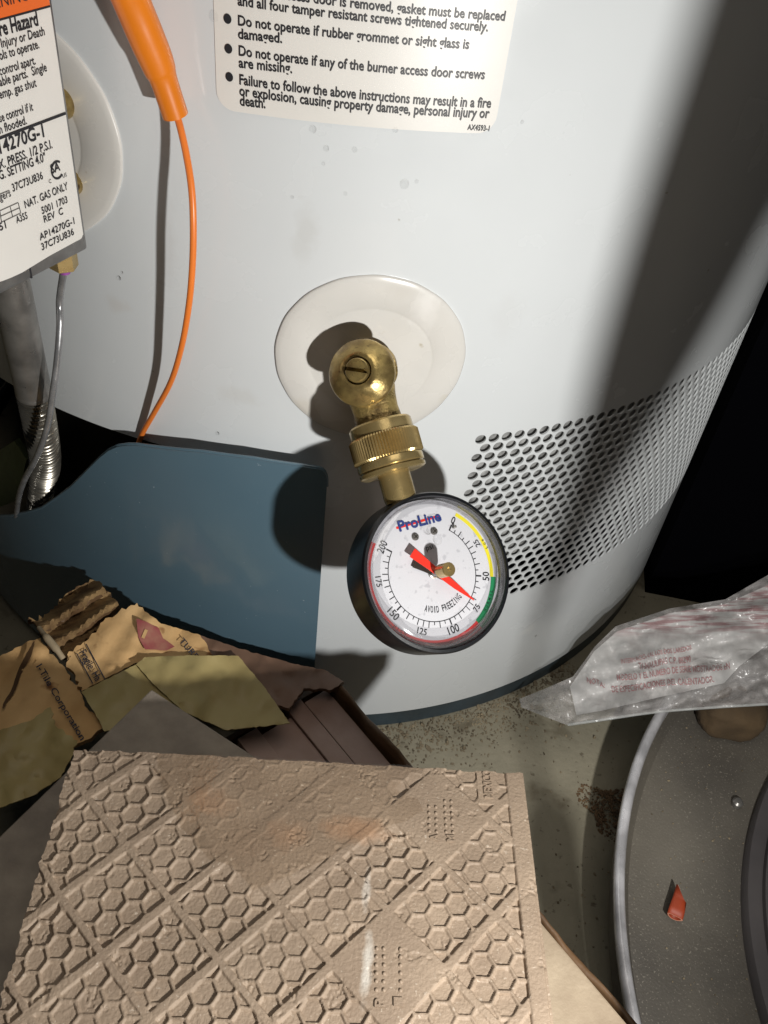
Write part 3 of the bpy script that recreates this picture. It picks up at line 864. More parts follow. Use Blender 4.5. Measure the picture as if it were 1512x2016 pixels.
side_text('WARNING', g6(-310, 165), g6(345, 5), 17, 0.0)
side_text('Fire Hazard', g6(-75, 455), g6(462, 300), 20, 0.022)
side_text('s Injury or Death', g6(-40, 577), g6(540, 432), 13)
side_text('ols to operate.', g6(0, 705), g6(475, 588), 13)
side_text('control apart.', g6(0, 893), g6(432, 775), 13)
side_text('able parts.  Single', g6(0, 1013), g6(566, 866), 13)
side_text('emp. gas shut', g6(0, 1172), g6(442, 1040), 13)
side_text('se control if it', g6(0, 1445), g6(402, 1330), 13)
side_text('n flooded.', g6(0, 1578), g6(328, 1496), 13)
side_text('14270G-1', g5(5, 362), g5(512, 175), 20, 0.016)
side_text('X. PRESS. 1/2 P.S.I.', g5(-5, 545), g5(605, 300), 13.5, 0.012)
side_text('G. SETTING 4.0"', g5(0, 660), g5(530, 455), 13.5, 0.012)
side_text('37C73U836', g5(150, 800), g5(497, 655), 12)
side_text('gers', g5(5, 905), g5(130, 852), 12, 0.0)
side_text('NAT. GAS ONLY', g5(292, 990), g5(782, 775), 12, 0.01)
side_text('A355', g5(195, 1168), g5(320, 1104), 11)
side_text('5001 1703', g5(485, 1055), g5(778, 928), 11, 0.01)
side_text('REV  C', g5(510, 1152), g5(728, 1060), 11, 0.01)
side_text('51', g5(5, 1250), g5(76, 1215), 12, 0.01)
side_text('AP14270G-1', g5(462, 1363), g5(857, 1165), 11, 0.01)
side_text('37C73U836', g5(484, 1470), g5(852, 1293), 11, 0.01)
side_text('C', g5(565, 708), g5(592, 697), 6, 0.0); side_text('US', g5(722, 645), g5(768, 622), 6, 0.0)
# certification mark: an open ring with two letters
cxy = side_uv(*g5(640, 545)); V = []; F = []
for k in range(33):
    a = math.radians(48 + k * (360 - 92) / 32)
    for rr in (0.0024, 0.0031): V.append(side_pt(cxy[0] - rr * math.cos(a) * 0.95, cxy[1] + rr * math.sin(a) * 1.1, 0.0007))
for k in range(32): F.append((2 * k, 2 * k + 1, 2 * k + 3, 2 * k + 2))
mesh_obj('certification_ring', V, F, M['ink'], sticker, smooth=False)
side_text('SA', g5(590, 595), g5(695, 555), 14, 0.02)
V = []; F = []


def sidebar(a, b, w=0.00022):
    p, q = gside(*a, 0.0007), gside(*b, 0.0007); d = nrm(q - p); m = np.cross(g_n, d) * w / 2
    i = len(V); V.extend([p + m, q + m, q - m, p - m]); F.append((i, i + 1, i + 2, i + 3))


for a, b in (((0, 1020), (210, 925)), ((10, 1082), (225, 985)), ((20, 1150), (240, 1045)), ((0, 1020), (20, 1150)), ((120, 975), (148, 1092)), ((210, 925), (240, 1045)), ((-5, 832), (110, 785))):
    sidebar(g5(*a), g5(*b))
mesh_obj('printed_table', V, F, M['ink'], sticker, smooth=False)
# bolts and the union that ties the box to the tank
for u, v, rr in ((128, 214, 0.0062), (152, 372, 0.0052)):
    c = on_tank(u - 34, v, 0.009)
    t_ = math.atan2(c[0] - CX, -(c[1] - CY)); nn = np.array([math.sin(t_), -math.cos(t_), 0])
    lathe('mounting_bolt', [(rr, -0.012), (rr, 0.0), (rr * 0.85, 0.0012), (0.0001, 0.0022)], c, nn, M['brass'], control, seg=40)
t_ = D2R(-21); nn = np.array([math.sin(t_), -math.cos(t_), 0])
lathe('union', [(0.014, -0.002), (0.014, 0.016), (0.011, 0.017), (0.011, 0.03)], tank_pt(t_, 0.3665, 0), nn, M['brass_cast'], control, seg=48)
# compression nut under the box and its thin pilot tube
nb = on_plane(124, 512, GQ - g_n * 0.006, g_n); nb[2] = GQ[2] + 0.0008
lathe('compression_nut', [(0.0047, -0.0078), (0.0056, -0.0072), (0.0056, 0.0)], nb, ZU, M['brass_turned'], control, seg=6, sharp=20)
lathe('violet_seal', [(0.0021, -0.0100), (0.0021, -0.0076)], nb, ZU, M['violet'], control, seg=20)

pilot = thing('pilot_tube', nb - ZU * 0.010, 'thin dull aluminium pilot tube curving down from the brass nut', 'tube')
pts = [nb - ZU * 0.0078]
for u, v, off in ((117.5, 590, 0.022), (118, 640, 0.026), (113, 705, 0.031), (106, 760, 0.034), (93, 840, 0.034), (72, 900, 0.030), (48, 945, 0.024), (36, 985, 0.016), (30, 1040, 0.004)):
    pts.append(on_tank(u, v, off))
tube('tube_run', spline(pts, 8), 0.00145, M['alu'], pilot, seg=18)

supply = thing('gas_tube', on_tank(40, 770, 0.02), 'stainless gas tube, smooth at the top and corrugated below, behind the pilot tube', 'tube')
gp = [on_tank(-2, 470, 0.036), on_tank(22, 570, 0.034), on_tank(44, 670, 0.030), on_tank(66, 768, 0.025)]
tube('smooth_sleeve', spline(gp, 10), 0.0078, M['steel'], supply, seg=48)
cp = [on_tank(64, 758, 0.025), on_tank(78, 835, 0.020), on_tank(88, 900, 0.012), on_tank(84, 960, 0.002), on_tank(74, 1060, -0.012)]
cs = spline(cp, 110); L_ = 0; rad = [0.0060]
for i in range(1, len(cs)):
    L_ += np.linalg.norm(cs[i] - cs[i - 1]); rad.append(0.0064 + 0.0016 * math.cos(2 * PI * L_ / 0.0033))
tube('corrugated_run', cs, rad, M['corr'], supply, seg=40)
lathe('sleeve_end', [(0.0078, -0.001), (0.0081, 0.0), (0.0081, 0.0012), (0.0066, 0.0016)], gp[-1], gp[-1] - gp[-2] + 1e-9, M['steel'], supply, seg=40)

# a pale green board edge seen inside the burner opening
gb = [on_tank(-30, 905, -0.014), on_tank(28, 868, -0.014), on_tank(52, 905, -0.014), on_tank(34, 985, -0.014), on_tank(-30, 1010, -0.014)]
t_ = D2R(-30); back = np.array([-math.sin(t_), math.cos(t_), 0]) * 0.004
board = mesh_obj('insulation_board', gb + [p + back for p in gb], [(0, 1, 2, 3, 4), (9, 8, 7, 6, 5)] + [(i, (i + 1) % 5, 5 + (i + 1) % 5, 5 + i) for i in range(5)], M['pale_green'], smooth=False)
tag(board, 'pale green board edge inside the burner opening, left of the corrugated tube', 'board')

# ================================================================== orange igniter lead
lead = thing('igniter_lead', on_tank(275, 868, 0.0), 'orange igniter wire hanging from a thick orange sleeve against the white tank', 'wire')
sp = [on_tank(222, -90, 0.024), on_tank(258, 0, 0.018), on_tank(288, 72, 0.0145), on_tank(305, 112, 0.0128), on_tank(315, 138, 0.012), on_tank(323, 160, 0.0115), on_tank(345, 226, 0.0098)]
rs = [0.0062, 0.0060, 0.0060, 0.0058, 0.0054, 0.0047, 0.0046]
ss = spline(sp, 8); rr = [p[0] for p in spline([[q] for q in rs], 8)]
tube('sleeve', ss, rr, M['orange'], lead, seg=32)
wp = [on_tank(343, 218, 0.0098), on_tank(352, 240, 0.0102), on_tank(366, 300, 0.0135), on_tank(377, 370, 0.0178), on_tank(380.5, 440, 0.0208), on_tank(379, 520, 0.0220), on_tank(372, 600, 0.0205), on_tank(358, 680, 0.0170),
      on_tank(337, 750, 0.0115), on_tank(305, 810, 0.0060), on_tank(282, 850, 0.0025), on_tank(270, 880, 0.0010)]
tube('wire', spline(wp, 10), 0.00128, M['orange_wire'], lead, seg=16)

# ================================================================== tile carton and tiles
RIM_Z = 0.100
K0 = on_height(642, 1312, RIM_Z); K1 = on_height(1250, 2008, RIM_Z)
r_d = nrm(K1 - K0); r_in = nrm(np.cross(ZU, r_d))
if r_in[0] > 0: r_in = -r_in
CTRL = [(190, 1145, .130), (270, 1195, .128), (90, 1250, .121), (0, 1290, .113), (380, 1250, .119), (500, 1290, .110), (640, 1312, .101), (0, 1440, .122), (60, 1560, .118), (170, 1480, .124), (300, 1360, .124), (570, 1425, .107),
        (800, 1490, .096), (480, 1480, .110), (-200, 1300, .090), (-200, 1600, .112)]


def carton_z(u, v):
    ws = [1.0 / ((u - a) ** 2 + (v - b) ** 2 + 900.0) ** 1.5 for a, b, _ in CTRL]
    return sum(w * c[2] for w, c in zip(ws, CTRL)) / sum(ws)


def torn(outline, amp, step=9):
    out = []
    n = len(outline)
    for i in range(n):
        a, b = np.array(outline[i][:2], float), np.array(outline[(i + 1) % n][:2], float)
        rough = outline[i][2] if len(outline[i]) > 2 else 0
        L_ = np.linalg.norm(b - a); k = max(1, int(L_ / step)); nn = np.array([-(b - a)[1], (b - a)[0]]) / max(L_, 1e-6)
        for j in range(k):
            q = a + (b - a) * j / k
            if rough and j: q = q + nn * random.uniform(-1, 1) * amp * rough
            out.append((float(q[0]), float(q[1])))
    return out


def ragged_sheet(name, outline, zfn, thick, mat, parent, amp=4.0, step=11, wr=0.0010, under=None, estep=6, crum=0.0016):
    ol = torn(outline, amp, estep); v, f = flat_sheet_cdt(ol, step, 0.2)
    top = []; 
    for u, w in v:
        z = zfn(u, w) + wr * (math.sin(u * 0.043 + 1.3 * math.sin(w * 0.031)) + 0.6 * math.sin(u * 0.11 + w * 0.083))
        z += crum * (abs(mnoise.noise((u * 0.022, w * 0.030, 3.1))) * 2 - 0.5 + 0.55 * abs(mnoise.noise((u * 0.060, w * 0.075, 7.7))))
        top.append(on_height(u, w, z))
    # lower skin straight beneath, side walls around the border
    nrmf = {}
    for t in f:
        for i in range(3):
            e = (t[i], t[(i + 1) % 3]); nrmf[e] = nrmf.get(e, 0) + 1
    border = [e for e in nrmf if (e[1], e[0]) not in nrmf]
    n = len(top); V = top + [p - ZU * thick for p in top]
    F = [tuple(t) for t in f] + [tuple(n + i for i in reversed(t)) for t in f]; fm = [0] * len(f) + [1] * len(f)
    for a, b in border: F.append((b, a, n + a, n + b)); fm.append(1)
    o = mesh_obj(name, V, F, None, parent, mats=[mat, under or mat], fmat=fm)
    bm = bmesh.new(); bm.from_mesh(o.data); bmesh.ops.recalc_face_normals(bm, faces=bm.faces); bm.to_mesh(o.data); bm.free()
    return flat_by_angle(o, 45)


carton = thing('tile_carton', (K0 + r_in * 0.09 + r_d * 0.1) * np.array([1, 1, 0]), 'torn brown cardboard tile carton, wet and open, in front of the blue burner door', 'carton')
WID, LEN = 0.22, 0.30
c0 = K0 - r_d * 0.0; wt = 0.0035
# right wall with a soft worn rim
V = []; F = []; NB = 60
for i in range(NB + 1):
    f = i / NB; p = c0 + r_d * (LEN * f); rz = RIM_Z + 0.0012 * math.sin(f * 37) + random.uniform(-0.0006, 0.0006) - 0.012 * max(0, 1 - f / 0.06) ** 2
    w = wt * (1 + 0.25 * math.sin(f * 51))
    for off, z in ((0, 0.0), (0, rz - 0.001), (w * 0.3, rz + 0.0006), (w * 0.8, rz), (w, rz - 0.0015), (w, 0.0)):
        q = p + r_in * off; V.append((q[0], q[1], z))
for i in range(NB):
    for k in range(5): F.append((i * 6 + k, (i + 1) * 6 + k, (i + 1) * 6 + k + 1, i * 6 + k + 1))
mesh_obj('carton_wall', V, F, M['card_wet'], carton)
box_obj('carton_wall', c0 + r_in * 0.004 - ZU * RIM_Z, r_in, r_d, ZU, (WID, wt, RIM_Z - 0.012), M['card_wet'], carton, 0.0006)
box_obj('carton_wall', c0 + r_in * (0.004 + WID) - ZU * RIM_Z, r_in, r_d, ZU, (wt, LEN, RIM_Z), M['card_wet'], carton, 0.0006)
box_obj('carton_wall', c0 + r_in * 0.004 + r_d * LEN - ZU * RIM_Z, r_in, r_d, ZU, (WID, wt, RIM_Z), M['card_wet'], carton, 0.0006)
# tiles packed on edge inside the carton
NT_ = 7
st = 0.0058
for i, w in enumerate((0.0150, 0.0100, 0.0185, 0.0120, 0.0165, 0.0105, 0.0160)):
    ztop = RIM_Z - 0.0065 + (0.0, 0.0004, -0.0010, 0.0012, 0.0006, 0.0024, 0.0030)[i]
    o0 = c0 + r_in * st + r_d * (0.005 + (0.004, 0.001, 0.007, 0.003, 0.009, 0.006, 0.010)[i]) - ZU * (RIM_Z - 0.004); st += w + 0.0005
    t = box_obj('ceramic_tile', o0, r_in, r_d, ZU, (w, LEN - 0.03, ztop - 0.004), M['tile_mauve'], bevel=0.0006)
    tag(t, 'mauve brown tile packed on edge in the wet carton, ' + ('nearest the carton rim' if i == 0 else ['', 'second', 'third', 'fourth', 'fifth', 'sixth', 'seventh'][i] + ' from the carton rim'), 'tile', 'tiles packed on edge in the carton')

# torn flaps on top of the carton
lift = lambda d: (lambda u, v: carton_z(u, v) + d)


def k7(x, y): return (x / 3.78, 1130 + y / 3.78)


flapA = ragged_sheet('printed_flap', [(*k7(1020, 215), 1), (*k7(890, 275), 1), (*k7(770, 352), 1), (*k7(640, 500), 1), (*k7(500, 600), 1.4), (*k7(492, 690), 1.4), (*k7(545, 725), 1.4), (*k7(560, 790), 1.4), (*k7(605, 872), 0.2),
                                     (*k7(1010, 660), 0.3), (*k7(1330, 640), 0.3), (*k7(1500, 650), 0.6), (*k7(1580, 600), 0.6), (*k7(1490, 455), 0.3), (*k7(1200, 370), 0.6), (*k7(1100, 290), 1)],
                      lift(0.004), 0.0028, M['card'], carton, under=M['card_core'])
flapB = ragged_sheet('printed_flap', [(*k7(-400, 760), 0), (*k7(0, 610), 0.4), (*k7(180, 520), 0.6), (*k7(300, 475), 1), (*k7(350, 540), 1.4), (*k7(430, 640), 1.4), (*k7(492, 715), 1.4), (*k7(600, 885), 1), (*k7(650, 1000), 0.6), (*k7(800, 1110), 0.4), (*k7(660, 1230), 0.4), (*k7(500, 1300), 0.5),
                                     (*k7(150, 1420), 0.5), (*k7(-100, 1600), 0.3), (*k7(-500, 1700), 0)], lift(0.001), 0.0028, M['card'], carton, under=M['card_core'])
flapB['label'] = 'brown cardboard flap with a long tear and printed words'
ragged_sheet('wet_flap', [(*k7(1450, 445), 0.2), (*k7(1800, 560), 0.3), (*k7(2150, 660), 0.3), (*k7(2420, 715), 0.3), (*k7(2560, 800), 0.4), (*k7(2470, 860), 0.6), (*k7(2260, 850), 0.6), (*k7(2150, 1000), 0.6), (*k7(1800, 900), 0.5), (*k7(1450, 640), 0.3)],
             lift(0.0012), 0.0026, pbr('damp_card', (0.235, 0.135, 0.085), 0.55, col2=(0.13, 0.072, 0.045), vs=22, bump=0.2, bs=200), carton, under=M['card_wet'])
# dark torn flute layer standing up behind
flapC = ragged_sheet('torn_core', [(*k7(205, 352), 1.5), (*k7(330, 300), 1), (*k7(520, 130), 1), (*k7(690, 42), 1), (*k7(760, 70), 1), (*k7(890, 240), 1), (*k7(850, 300), 1.5), (*k7(740, 400), 1.5), (*k7(620, 520), 1.5), (*k7(500, 640), 1.5), (*k7(430, 600), 1.5), (*k7(330, 470), 1.5), (*k7(290, 400), 1.5)],
                     lambda u, v: carton_z(u, v) + 0.0006 + 0.0035 * math.sin((u * 0.55 + v * 0.83) * 0.16), 0.003, M['card_core'], carton, amp=5, step=7, under=M['card_wet'], estep=5)
# curled white ply along the tear
tube('peeled_ply', spline([on_height(*k7(290, 400), carton_z(80, 1240) + 0.006), on_height(*k7(345, 470), carton_z(90, 1255) + 0.0085), on_height(*k7(420, 560), carton_z(110, 1280) + 0.0075), on_height(*k7(470, 630), carton_z(124, 1298) + 0.004)], 5),
     [0.0012] * 5 + [0.0020] * 6 + [0.0015] * 5, pbr('pale_ply', (0.42, 0.33, 0.21), 0.8, var=0.3, vs=90), carton, seg=10)
# long open tears in the lower flap: dark slits
for pl in ([(255, 500), (215, 600), (150, 720), (100, 860), (40, 950), (20, 1000)],):
    V = []; F = []; ww = [5, 34, 30, 22, 14, 6]
    P_ = spline([[*k7(x, y), w / 3.78] for (x, y), w in zip(pl, ww)], 5)
    for i, q in enumerate(P_):
        d = np.array(P_[min(i + 1, len(P_) - 1)][:2]) - np.array(P_[max(i - 1, 0)][:2]); d = d / np.linalg.norm(d); nn = np.array([-d[1], d[0]])
        for sg in (-1, 1):
            u, v = np.array(q[:2]) + nn * sg * (q[2] / 2 + random.uniform(0, 1.2)); V.append(on_height(u, v, carton_z(u, v) + 0.0035))
    for i in range(len(P_) - 1): F.append((2 * i, 2 * i + 1, 2 * i + 3, 2 * i + 2))
    mesh_obj('tear', V, F, M['card_wet'], flapB, smooth=False)


def flap_text(body, a, b, cap, parent, mat, bold=0.012, d=0.0048, skew=0.0):
    a, b = np.array(a), np.array(b); dd = (b - a) / np.linalg.norm(b - a); nn = np.array([dd[1], -dd[0]])

    def fn(x, y):
        q = a + (b - a) * x + nn * y * cap
        return on_height(q[0], q[1], carton_z(q[0], q[1]) + d + 0.0022)
    return text_map('printed_text', body, fn, mat, parent, bold)


flap_text('Fragile. Ha', k7(588, 585), k7(712, 800), 15, flapA, M['card_ink'], 0.014, d=0.0040)
for a, b, w in (((640, 520), (785, 790), 2.2), ((570, 590), (690, 815), 2.2)):
    a, b = np.array(k7(*a)), np.array(k7(*b)); nn = np.array([-(b - a)[1], (b - a)[0]]) / np.linalg.norm(b - a) * w / 2; V = []; F = []
    for i in range(9):
        for sg in (-1, 1):
            q = a + (b - a) * i / 8 + nn * sg; V.append(on_height(q[0], q[1], carton_z(*q) + 0.0062))
    for i in range(8): F.append((2 * i, 2 * i + 1, 2 * i + 3, 2 * i + 2))
    mesh_obj('printed_rule', V, F, M['card_ink'], flapA, smooth=False)
flap_text('l-Tile Corporation Dallas'[:19], k7(268, 690), k7(600, 1240), 13, flapB, M['card_ink'], 0.012, d=0.0016)
flap_text('DALLAS'[:0] + 'TURE', k7(1330, 500), k7(1450, 640), 12, flapA, M['card_ink'], 0.01, d=0.0040)
# red diamond print with a pale figure
rd = [k7(1015, 330), k7(1060, 345), k7(1180, 400), k7(1215, 480), k7(1300, 540), k7(1240, 570), k7(1080, 560), k7(1030, 470)]
v2, f2 = flat_sheet_cdt(torn([(*p, 0.3) for p in rd], 2.5), 12)
mesh_obj('red_mark', [on_height(u, v, carton_z(u, v) + 0.0060) for u, v in v2], f2, M['card_red'], flapA, smooth=False)
flap_text('1', k7(1052, 470), k7(1075, 480), 17, flapA, M['card'], 0.02, d=0.0044)

# yellowed tape pieces
tp = ragged_sheet('packing_tape', [(284, 1294, .2), (380, 1290, .2), (469, 1291, .2), (520, 1352, .2), (571, 1424, .3), (444, 1437, .2), (360, 1400, .2), (300, 1345, .2), (268, 1308, .2)], lift(0.0085), 0.0005, M['tape'], None, wr=0.0006)
tag(tp, 'yellowed tape strip lying flat over the carton flap, under the red print', 'tape', 'yellowed tape strips')
tp2 = ragged_sheet('packing_tape', [(160, 1362, .2), (268, 1308, .1), (300, 1345, .1), (362, 1402, .1), (300, 1420, .2), (205, 1440, .3), (185, 1400, .3)], lift(0.0065), 0.0005, M['tape'], None, wr=0.0006)
tag(tp2, 'folded yellowed tape strip between the printed flap and the grey tile corner', 'tape', 'yellowed tape strips')
tp3 = ragged_sheet('packing_tape', [(-60, 1460, 0), (0, 1437, .2), (62, 1418, .6), (100, 1392, 1), (107, 1426, 1), (152, 1457, 1), (146, 1480, .4), (120, 1530, .3), (67, 1565, .3), (0, 1590, 0), (-60, 1610, 0)], lambda u, v: carton_z(u, v) + 0.016, 0.0005, M['tape'], None, wr=0.0008)
tag(tp3, 'large torn piece of yellowed tape at the left, beside the patterned tile', 'tape', 'yellowed tape strips')

# grey tile whose corner pokes out behind the patterned tile
P0 = on_height(298, 1357, 0.150); Pa = on_height(170, 1466, 0.150); Pb = on_height(490, 1482, 0.150)
d1 = nrm(Pb - P0); d2 = Pa - P0; d2 = nrm(d2 - d1 * (d2 @ d1))
t = box_obj('ceramic_tile', P0 - ZU * 0.008, d1, d2, ZU, (0.15, 0.15, 0.008), M['tile_grey'], bevel=0.0008)
tag(t, 'dull grey tile with one corner poking out behind the patterned tile', 'tile')
# pale tile lying in the carton, seen to the right below the patterned tile
q0 = on_height(1090, 1842, 0.113); q1 = on_height(1238, 2016, 0.113); d1 = nrm(q1 - q0); d2 = nrm(np.cross(ZU, d1))
if d2[0] > 0: d2 = -d2
t = box_obj('ceramic_tile', q0 - d1 * 0.05 - ZU * 0.008 + d2 * 0.0005, d1, d2, ZU, (0.16, 0.12, 0.008), M['tile_tan'], bevel=0.001)
tag(t, 'pale tan tile lying in the carton, its edge showing right of the patterned tile', 'tile')

# ---- the patterned tile on top
def stain(mat, spots):
    """spots: (world point, radius, colour, strength) - blotches soaked into the clay."""
    nt = mat.node_tree; N = nt.nodes; Lk = nt.links; b = N['Principled BSDF']; src = b.inputs['Base Color'].links[0].from_socket
    tc = N.new('ShaderNodeTexCoord'); nz = N.new('ShaderNodeTexNoise'); nz.inputs['Scale'].default_value = 160; nz.inputs['Detail'].default_value = 4; Lk.new(tc.outputs['Object'], nz.inputs['Vector'])
    for p, rad, col, stg in spots:
        vs_ = N.new('ShaderNodeVectorMath'); vs_.operation = 'SUBTRACT'; Lk.new(tc.outputs['Object'], vs_.inputs[0]); vs_.inputs[1].default_value = [float(c) for c in p]
        dv_ = N.new('ShaderNodeVectorMath'); dv_.operation = 'DIVIDE'; Lk.new(vs_.outputs[0], dv_.inputs[0]); dv_.inputs[1].default_value = rad
        ln_ = N.new('ShaderNodeVectorMath'); ln_.operation = 'LENGTH'; Lk.new(dv_.outputs[0], ln_.inputs[0])
        ad = N.new('ShaderNodeMath'); ad.operation = 'MULTIPLY_ADD'; Lk.new(nz.outputs['Fac'], ad.inputs[0]); ad.inputs[1].default_value = 1.6; Lk.new(ln_.outputs['Value'], ad.inputs[2])
        mr = N.new('ShaderNodeMapRange'); mr.inputs[1].default_value = 2.0; mr.inputs[2].default_value = 1.2; mr.inputs[3].default_value = 0; mr.inputs[4].default_value = stg; Lk.new(ad.outputs[0], mr.inputs[0])
        mx = N.new('ShaderNodeMix'); mx.data_type = 'RGBA'; Lk.new(mr.outputs[0], mx.inputs[0]); Lk.new(src, mx.inputs[6]); mx.inputs[7].default_value = (*col, 1); src = mx.outputs[2]
    Lk.new(src, b.inputs['Base Color'])


TZ = 0.190
TA = on_height(140, 1470, TZ); TB = on_height(1030, 1520, TZ); t_x = nrm(TB - TA)
_h = nrm(np.cross(t_x, ZU)); tau = math.radians(2); t_y = _h * math.cos(tau) + ZU * math.sin(tau); t_n = nrm(np.cross(t_y, t_x))
if t_n[2] < 0: t_n = -t_n
TW, TL, TT = float(np.linalg.norm(TB - TA)), 0.175, 0.0085
step = 0.00035
NXt, NYt = int(TW / step), int(TL / step)
gx = np.linspace(0, TW, NXt + 1); gy = np.linspace(0, TL, NYt + 1)
XX, YY = np.meshgrid(gx, gy)
TS = TW * 1000 / 172.4                                  # the relief was laid out for a 172.4 mm tile
xm, ym = XX * 1000 / TS, YY * 1000 / TS


def smooth(e0, e1, x):
    t = np.clip((x - e0) / (e1 - e0), 0, 1); return t * t * (3 - 2 * t)


def vnoise(x, y, sc, seed):
    g = np.random.default_rng(seed).random((400, 400)); fx, fy = x * sc, y * sc
    i, j = np.floor(fx).astype(int), np.floor(fy).astype(int); a, b = fx - i, fy - j; a = a * a * (3 - 2 * a); b = b * b * (3 - 2 * b)
    G = lambda p, q: g[p % 400, q % 400]
    return (G(i, j) * (1 - a) + G(i + 1, j) * a) * (1 - b) + (G(i, j + 1) * (1 - a) + G(i + 1, j + 1) * a) * b


xw = xm + 0.16 * (vnoise(xm, ym, 0.35, 1) - 0.5); yw = ym + 0.16 * (vnoise(xm, ym, 0.35, 2) - 0.5)
# honeycomb: nearest hexagon centre of a lattice with columns 6.8 mm apart
PXh = 6.8; PYh = PXh * 2 / math.sqrt(3)
best = np.full(xm.shape, 1e9); hexid = np.zeros(xm.shape)
ci = np.round((xw - 8.0) / PXh)
for dc in (-1, 0, 1):
    c = ci + dc; cx_ = 8.0 + c * PXh; ph = 37.6 + (c % 2) * PYh / 2
    rj = np.round((yw - ph) / PYh); cy_ = ph + rj * PYh
    dx, dy = np.abs(xw - cx_), np.abs(yw - cy_)
    hd = np.maximum(dy, dx * 0.866 + dy * 0.5)
    upd = hd < best; hexid = np.where(upd, c * 57 + rj * 13, hexid); best = np.where(upd, hd, best)
hr_ = PYh / 2 - 0.44
hexmask = 1 - smooth(hr_ - 0.30, hr_ + 0.04, best)
hvar = 0.75 + 0.35 * np.abs(np.sin(hexid * 12.9898) * 43758.5453 % 1.0)
# diamond ribs: lattice crossings every 18.25 mm on both axes
u_ = (xw - 10.5 + yw - 20.0) / 36.5; v_ = (xw - 10.5 - (yw - 20.0)) / 36.5
du = np.abs(u_ - np.round(u_)) * 36.5 / math.sqrt(2); dv = np.abs(v_ - np.round(v_)) * 36.5 / math.sqrt(2)
ribm = smooth(1.45, 1.85, du) * smooth(1.05, 1.45, dv)
iu, iv = np.floor(u_), np.floor(v_)


def cell_of(x, y): return math.floor((x - 10.5 + y - 20.0) / 36.5), math.floor((x - 10.5 - (y - 20.0)) / 36.5)


plain = np.ones(xm.shape)
for q in ((139.6, 21.5), (120.0, 75.0)):
    a, b = cell_of(*q); plain = np.where((iu == a) & (iv == b), 0, plain)
plain = np.where((xm > 154.0) & (xm < 161.5) & (ym < 14.5), 0, plain)
margin = 1 - smooth(165.0, 165.6, xm)
# silted area left by the puddle
pud = [(30, -3), (41, 23), (59, 43), (74, 53), (98, 41), (119, 28), (136, 19), (124, 12), (138, -3)]


def polydist(px, py):
    ins = np.zeros(px.shape, bool); d = np.full(px.shape, 1e9); n = len(pud)
    for i in range(n):
        x1, y1 = pud[i]; x2, y2 = pud[(i + 1) % n]
        cond = (y1 > py) != (y2 > py); xi = (x2 - x1) * (py - y1) / ((y2 - y1) if y2 != y1 else 1e-9) + x1
        ins ^= cond & (px < xi)
        t = np.clip(((px - x1) * (x2 - x1) + (py - y1) * (y2 - y1)) / ((x2 - x1) ** 2 + (y2 - y1) ** 2), 0, 1)
        d = np.minimum(d, np.hypot(px - x1 - t * (x2 - x1), py - y1 - t * (y2 - y1)))
    return np.where(ins, -d, d)


pd = polydist(xm, ym) + 7 * (vnoise(xm, ym, 0.12, 5) - 0.5)
silt = 1 - smooth(-5, 3, pd)
depth = 0.84 * hexmask * ribm * plain * margin * hvar * (1 - 0.78 * silt)
# the whole diamond between ribs sits a little lower than the ribs
depth = depth + 0.22 * ribm * margin * plain * (1 - 0.6 * silt)
depth += 0.35 * (1 - smooth(0.25, 0.6, np.abs(xm - 165.2))) + 0.9 * smooth(171.1, 171.7, xm) * 0.8
fill = vnoise(xm, ym, 0.055, 9); depth *= 0.75 + 0.5 * smooth(0.25, 0.55, fill)
hgt = -depth + 0.10 * (vnoise(xm, ym, 1.1, 3) - 0.5) + 0.08 * (vnoise(xm, ym, 2.3, 4) - 0.5) - 0.35 * smooth(0.78, 0.86, vnoise(xm, ym, 0.21, 22)) * smooth(0.55, 0.65, vnoise(xm, ym, 1.3, 23))
# ragged, chipped outline
chipL = 1.6 * vnoise(ym, ym * 0 + 3, 0.22, 11) + 1.2 * vnoise(ym, ym * 0 + 8, 0.7, 12)
xs_ = np.where(xm < 12, xm + chipL * (1 - xm / 12), xm) * TS / 1000
chipT = 0.9 * vnoise(xm, xm * 0 + 2, 0.18, 13)
ys_ = np.where(ym < 8, ym + chipT * (1 - ym / 8), ym) * TS / 1000
Pt = TA + xs_[..., None] * t_x + ys_[..., None] * t_y + (hgt / 1000)[..., None] * t_n
nx1 = NXt + 1
V = Pt.reshape(-1, 3)
I = np.arange((NYt + 1) * nx1).reshape(NYt + 1, nx1)
Fq = np.stack([I[:-1, :-1], I[1:, :-1], I[1:, 1:], I[:-1, 1:]], -1).reshape(-1, 4)
patt = thing('patterned_tile', TA + t_x * TW / 2 + t_y * TL / 2 - t_n * TT, 'brown ceramic tile face down on the carton, its back a honeycomb relief', 'tile')
bo = np.concatenate([I[0, :], I[1:, -1], I[-1, -2::-1], I[-2:0:-1, 0]])
low = V[bo] - t_n * TT
nV = len(V); ring = [int(b) for b in bo]; nl = len(ring)
Fs = [(ring[k], ring[(k + 1) % nl], nV + (k + 1) % nl, nV + k) for k in range(nl)]
me = bpy.data.meshes.new('tile_back')
allV = np.concatenate([V, low]); allF = [tuple(f) for f in Fq.tolist()] + Fs
me.from_pydata(allV.tolist(), [], allF); me.materials.append(M['tile']); me.polygons.foreach_set('use_smooth', [True] * len(me.polygons)); me.update()
to = bpy.data.objects.new('tile_back', me); link(to); attach(to, patt); flat_by_angle(to, 60)


def _tp(u, v): return on_plane(u, v, TA, t_n)


